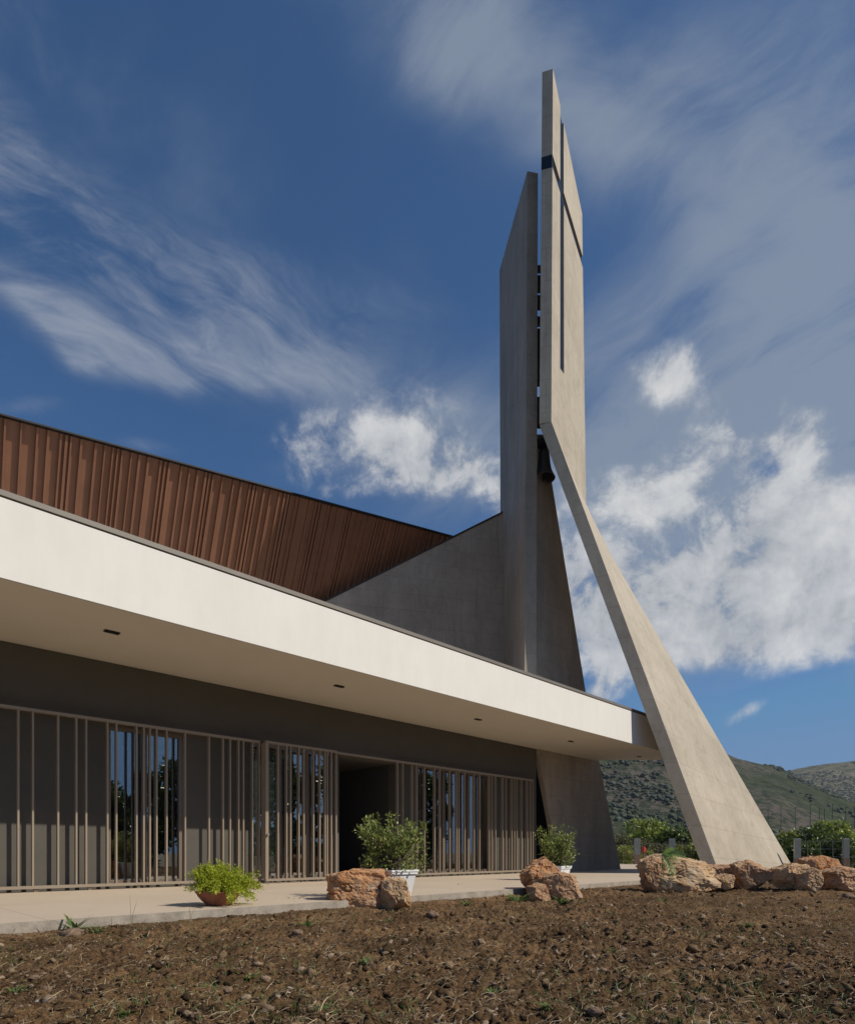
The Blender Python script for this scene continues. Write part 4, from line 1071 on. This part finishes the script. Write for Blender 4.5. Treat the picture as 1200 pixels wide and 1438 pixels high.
def dens(n, cov, base, gain, e0, e1):
    n = math_(nt, 'MULTIPLY_ADD', math_(nt, 'MULTIPLY_ADD', n, 3.4, -1.2, clamp=True), gain, base)
    return smooth(math_(nt, 'MULTIPLY', n, math_(nt, 'MINIMUM', cov, 1.9)), e0, e1)
def blend(a, b, k): return math_(nt, 'ADD', math_(nt, 'MULTIPLY', a, 1-k), math_(nt, 'MULTIPLY', b, k))
covW = total([patch(40, 275, 150, 60, 33, .95), patch(200, 360, 170, 55, 30, .85), patch(40, 425, 170, 40, 25, .72), patch(230, 492, 190, 34, 14, 1.0), patch(100, 490, 60, 30, 40, .5),
              patch(500, 520, 170, 60, 22, .75), patch(430, 395, 230, 70, 15, .55), patch(215, 635, 60, 18, 5, .5), patch(40, 575, 60, 18, 0, .5), patch(160, 390, 260, 130, 28, .22)])
covV = total([patch(620, 50, 200, 100, 25, .75), patch(800, 130, 200, 110, 35, .85), patch(950, 60, 180, 100, -30, .5), patch(1130, 150, 240, 160, -60, .8), patch(1090, 420, 220, 170, 60, .95), patch(1190, 540, 170, 240, 90, .8), patch(1120, 670, 240, 140, 0, .9), patch(930, 640, 190, 110, 10, .85), patch(870, 780, 150, 140, 0, .9), patch(1050, 820, 240, 100, 0, 1.9), patch(1000, 560, 200, 100, 20, .5),
              patch(230, 200, 220, 100, 35, .40), patch(100, 60, 240, 100, 10, .25), patch(560, 600, 190, 110, 10, .7), patch(700, 700, 110, 80, 0, .6)])
covP = total([patch(545, 640, 85, 54, 15, .95), patch(430, 605, 40, 52, 70, .8), patch(445, 672, 44, 44, 0, .75), patch(660, 655, 90, 54, 15, .8), patch(570, 560, 110, 30, 15, .42), patch(930, 532, 46, 36, 25, 1.0), patch(985, 612, 36, 26, 0, .85), patch(1050, 628, 58, 26, 5, .9), patch(1112, 585, 44, 44, 45, .95), patch(1010, 560, 80, 44, 20, .5),
              patch(905, 665, 130, 50, -5, .6), patch(1010, 690, 160, 40, 0, .6), patch(1130, 715, 150, 70, 0, .7), patch(930, 850, 150, 70, 0, 1.9), patch(1070, 830, 200, 90, -6, 2.1), patch(1200, 840, 160, 90, 0, 2.1), patch(1180, 760, 110, 70, 0, .8), patch(830, 870, 70, 80, 70, 1.0), patch(840, 800, 80, 80, 0, .75),
              patch(850, 968, 44, 30, -30, 1.0), patch(1056, 1014, 34, 14, -30, .62), patch(690, 705, 80, 36, 20, .65), patch(735, 760, 56, 54, 0, .6), patch(600, 690, 80, 34, 10, .5)])
dW = dens(blend(fib, low, .33), math_(nt, 'MULTIPLY', math_(nt, 'MINIMUM', covW, 1.0), .95), -.16, 1.95, .12, 1.55)
dV = dens(blend(fib2, low2, .5), math_(nt, 'ADD', math_(nt, 'MULTIPLY', covV, .78), .08), .02, 1.75, .06, 1.25)
dP = dens(blend(puff, puff2, .36), math_(nt, 'MULTIPLY', covP, .90), .03, 1.75, .30, 1.14)
skyc = mix(nt, 1, mix(nt, 1, sky.outputs[0], (.64, 1.04, 1.36), 'MULTIPLY'), (1.9, 3.9, 7.2), 'DARKEN')
c1 = mix(nt, math_(nt, 'MULTIPLY', dV, .76), skyc, (4.1, 4.9, 6.1))
c1 = mix(nt, math_(nt, 'MULTIPLY', dW, .75), c1, (5.2, 5.8, 6.9))
shade = ramp(nt, blend(puff2, puff, .5), [(.36, (.42, .46, .53)), (.50, (.74, .76, .80)), (.62, (1, 1, 1))])
pc = mix(nt, 1, shade, (11.2, 11.2, 11.1), 'MULTIPLY')
c1 = mix(nt, math_(nt, 'MULTIPLY', dP, .88), c1, pc)
nt.links.new(c1, bg.inputs['Color'])

sun = bpy.data.lights.new('sun', 'SUN'); sun.energy = 4.15; sun.angle = R(.5); sun.color = (1, .925, .80)
so = bpy.data.objects.new('sun', sun); col.objects.link(so); so.location = SUN*60
so.rotation_euler = (-SUN).to_track_quat('-Z', 'Y').to_euler()

# ------------------------------------------------------------------ air
hz = MB(); hz.hexa([(-2500, -300, -3), (2500, -300, -3), (2500, 2400, -3), (-2500, 2400, -3)], [(-2500, -300, 215), (2500, -300, 215), (2500, 2400, 215), (-2500, 2400, 215)])
hm = bpy.data.materials.new('haze_air'); hm.use_nodes = True; hn = hm.node_tree; hn.nodes.remove(hn.nodes['Principled BSDF'])
pvn = hn.nodes.new('ShaderNodeVolumePrincipled'); pvn.inputs['Density'].default_value = .00013; pvn.inputs['Color'].default_value = (.80, .88, 1, 1); pvn.inputs['Anisotropy'].default_value = .2
hn.links.new(pvn.outputs[0], hn.nodes['Material Output'].inputs['Volume'])
tag(hz.build('haze', hm), kind='stuff', label='thin blue haze softening the far hills')
# ------------------------------------------------------------------ camera
cam = bpy.data.cameras.new('camera'); cam.sensor_fit = 'HORIZONTAL'; cam.sensor_width = 36; cam.lens = 36*F/1200
cam.shift_y = (1198-719)/1200; cam.clip_start = .05; cam.clip_end = 20000
cobj = bpy.data.objects.new('camera', cam); col.objects.link(cobj); cobj.location = (0, 0, H); cobj.rotation_euler = (R(90), 0, 0)
sc.camera = cobj
sc.view_settings.view_transform = 'Standard'; sc.view_settings.look = 'None'; sc.view_settings.gamma = 1; sc.view_settings.exposure = 0
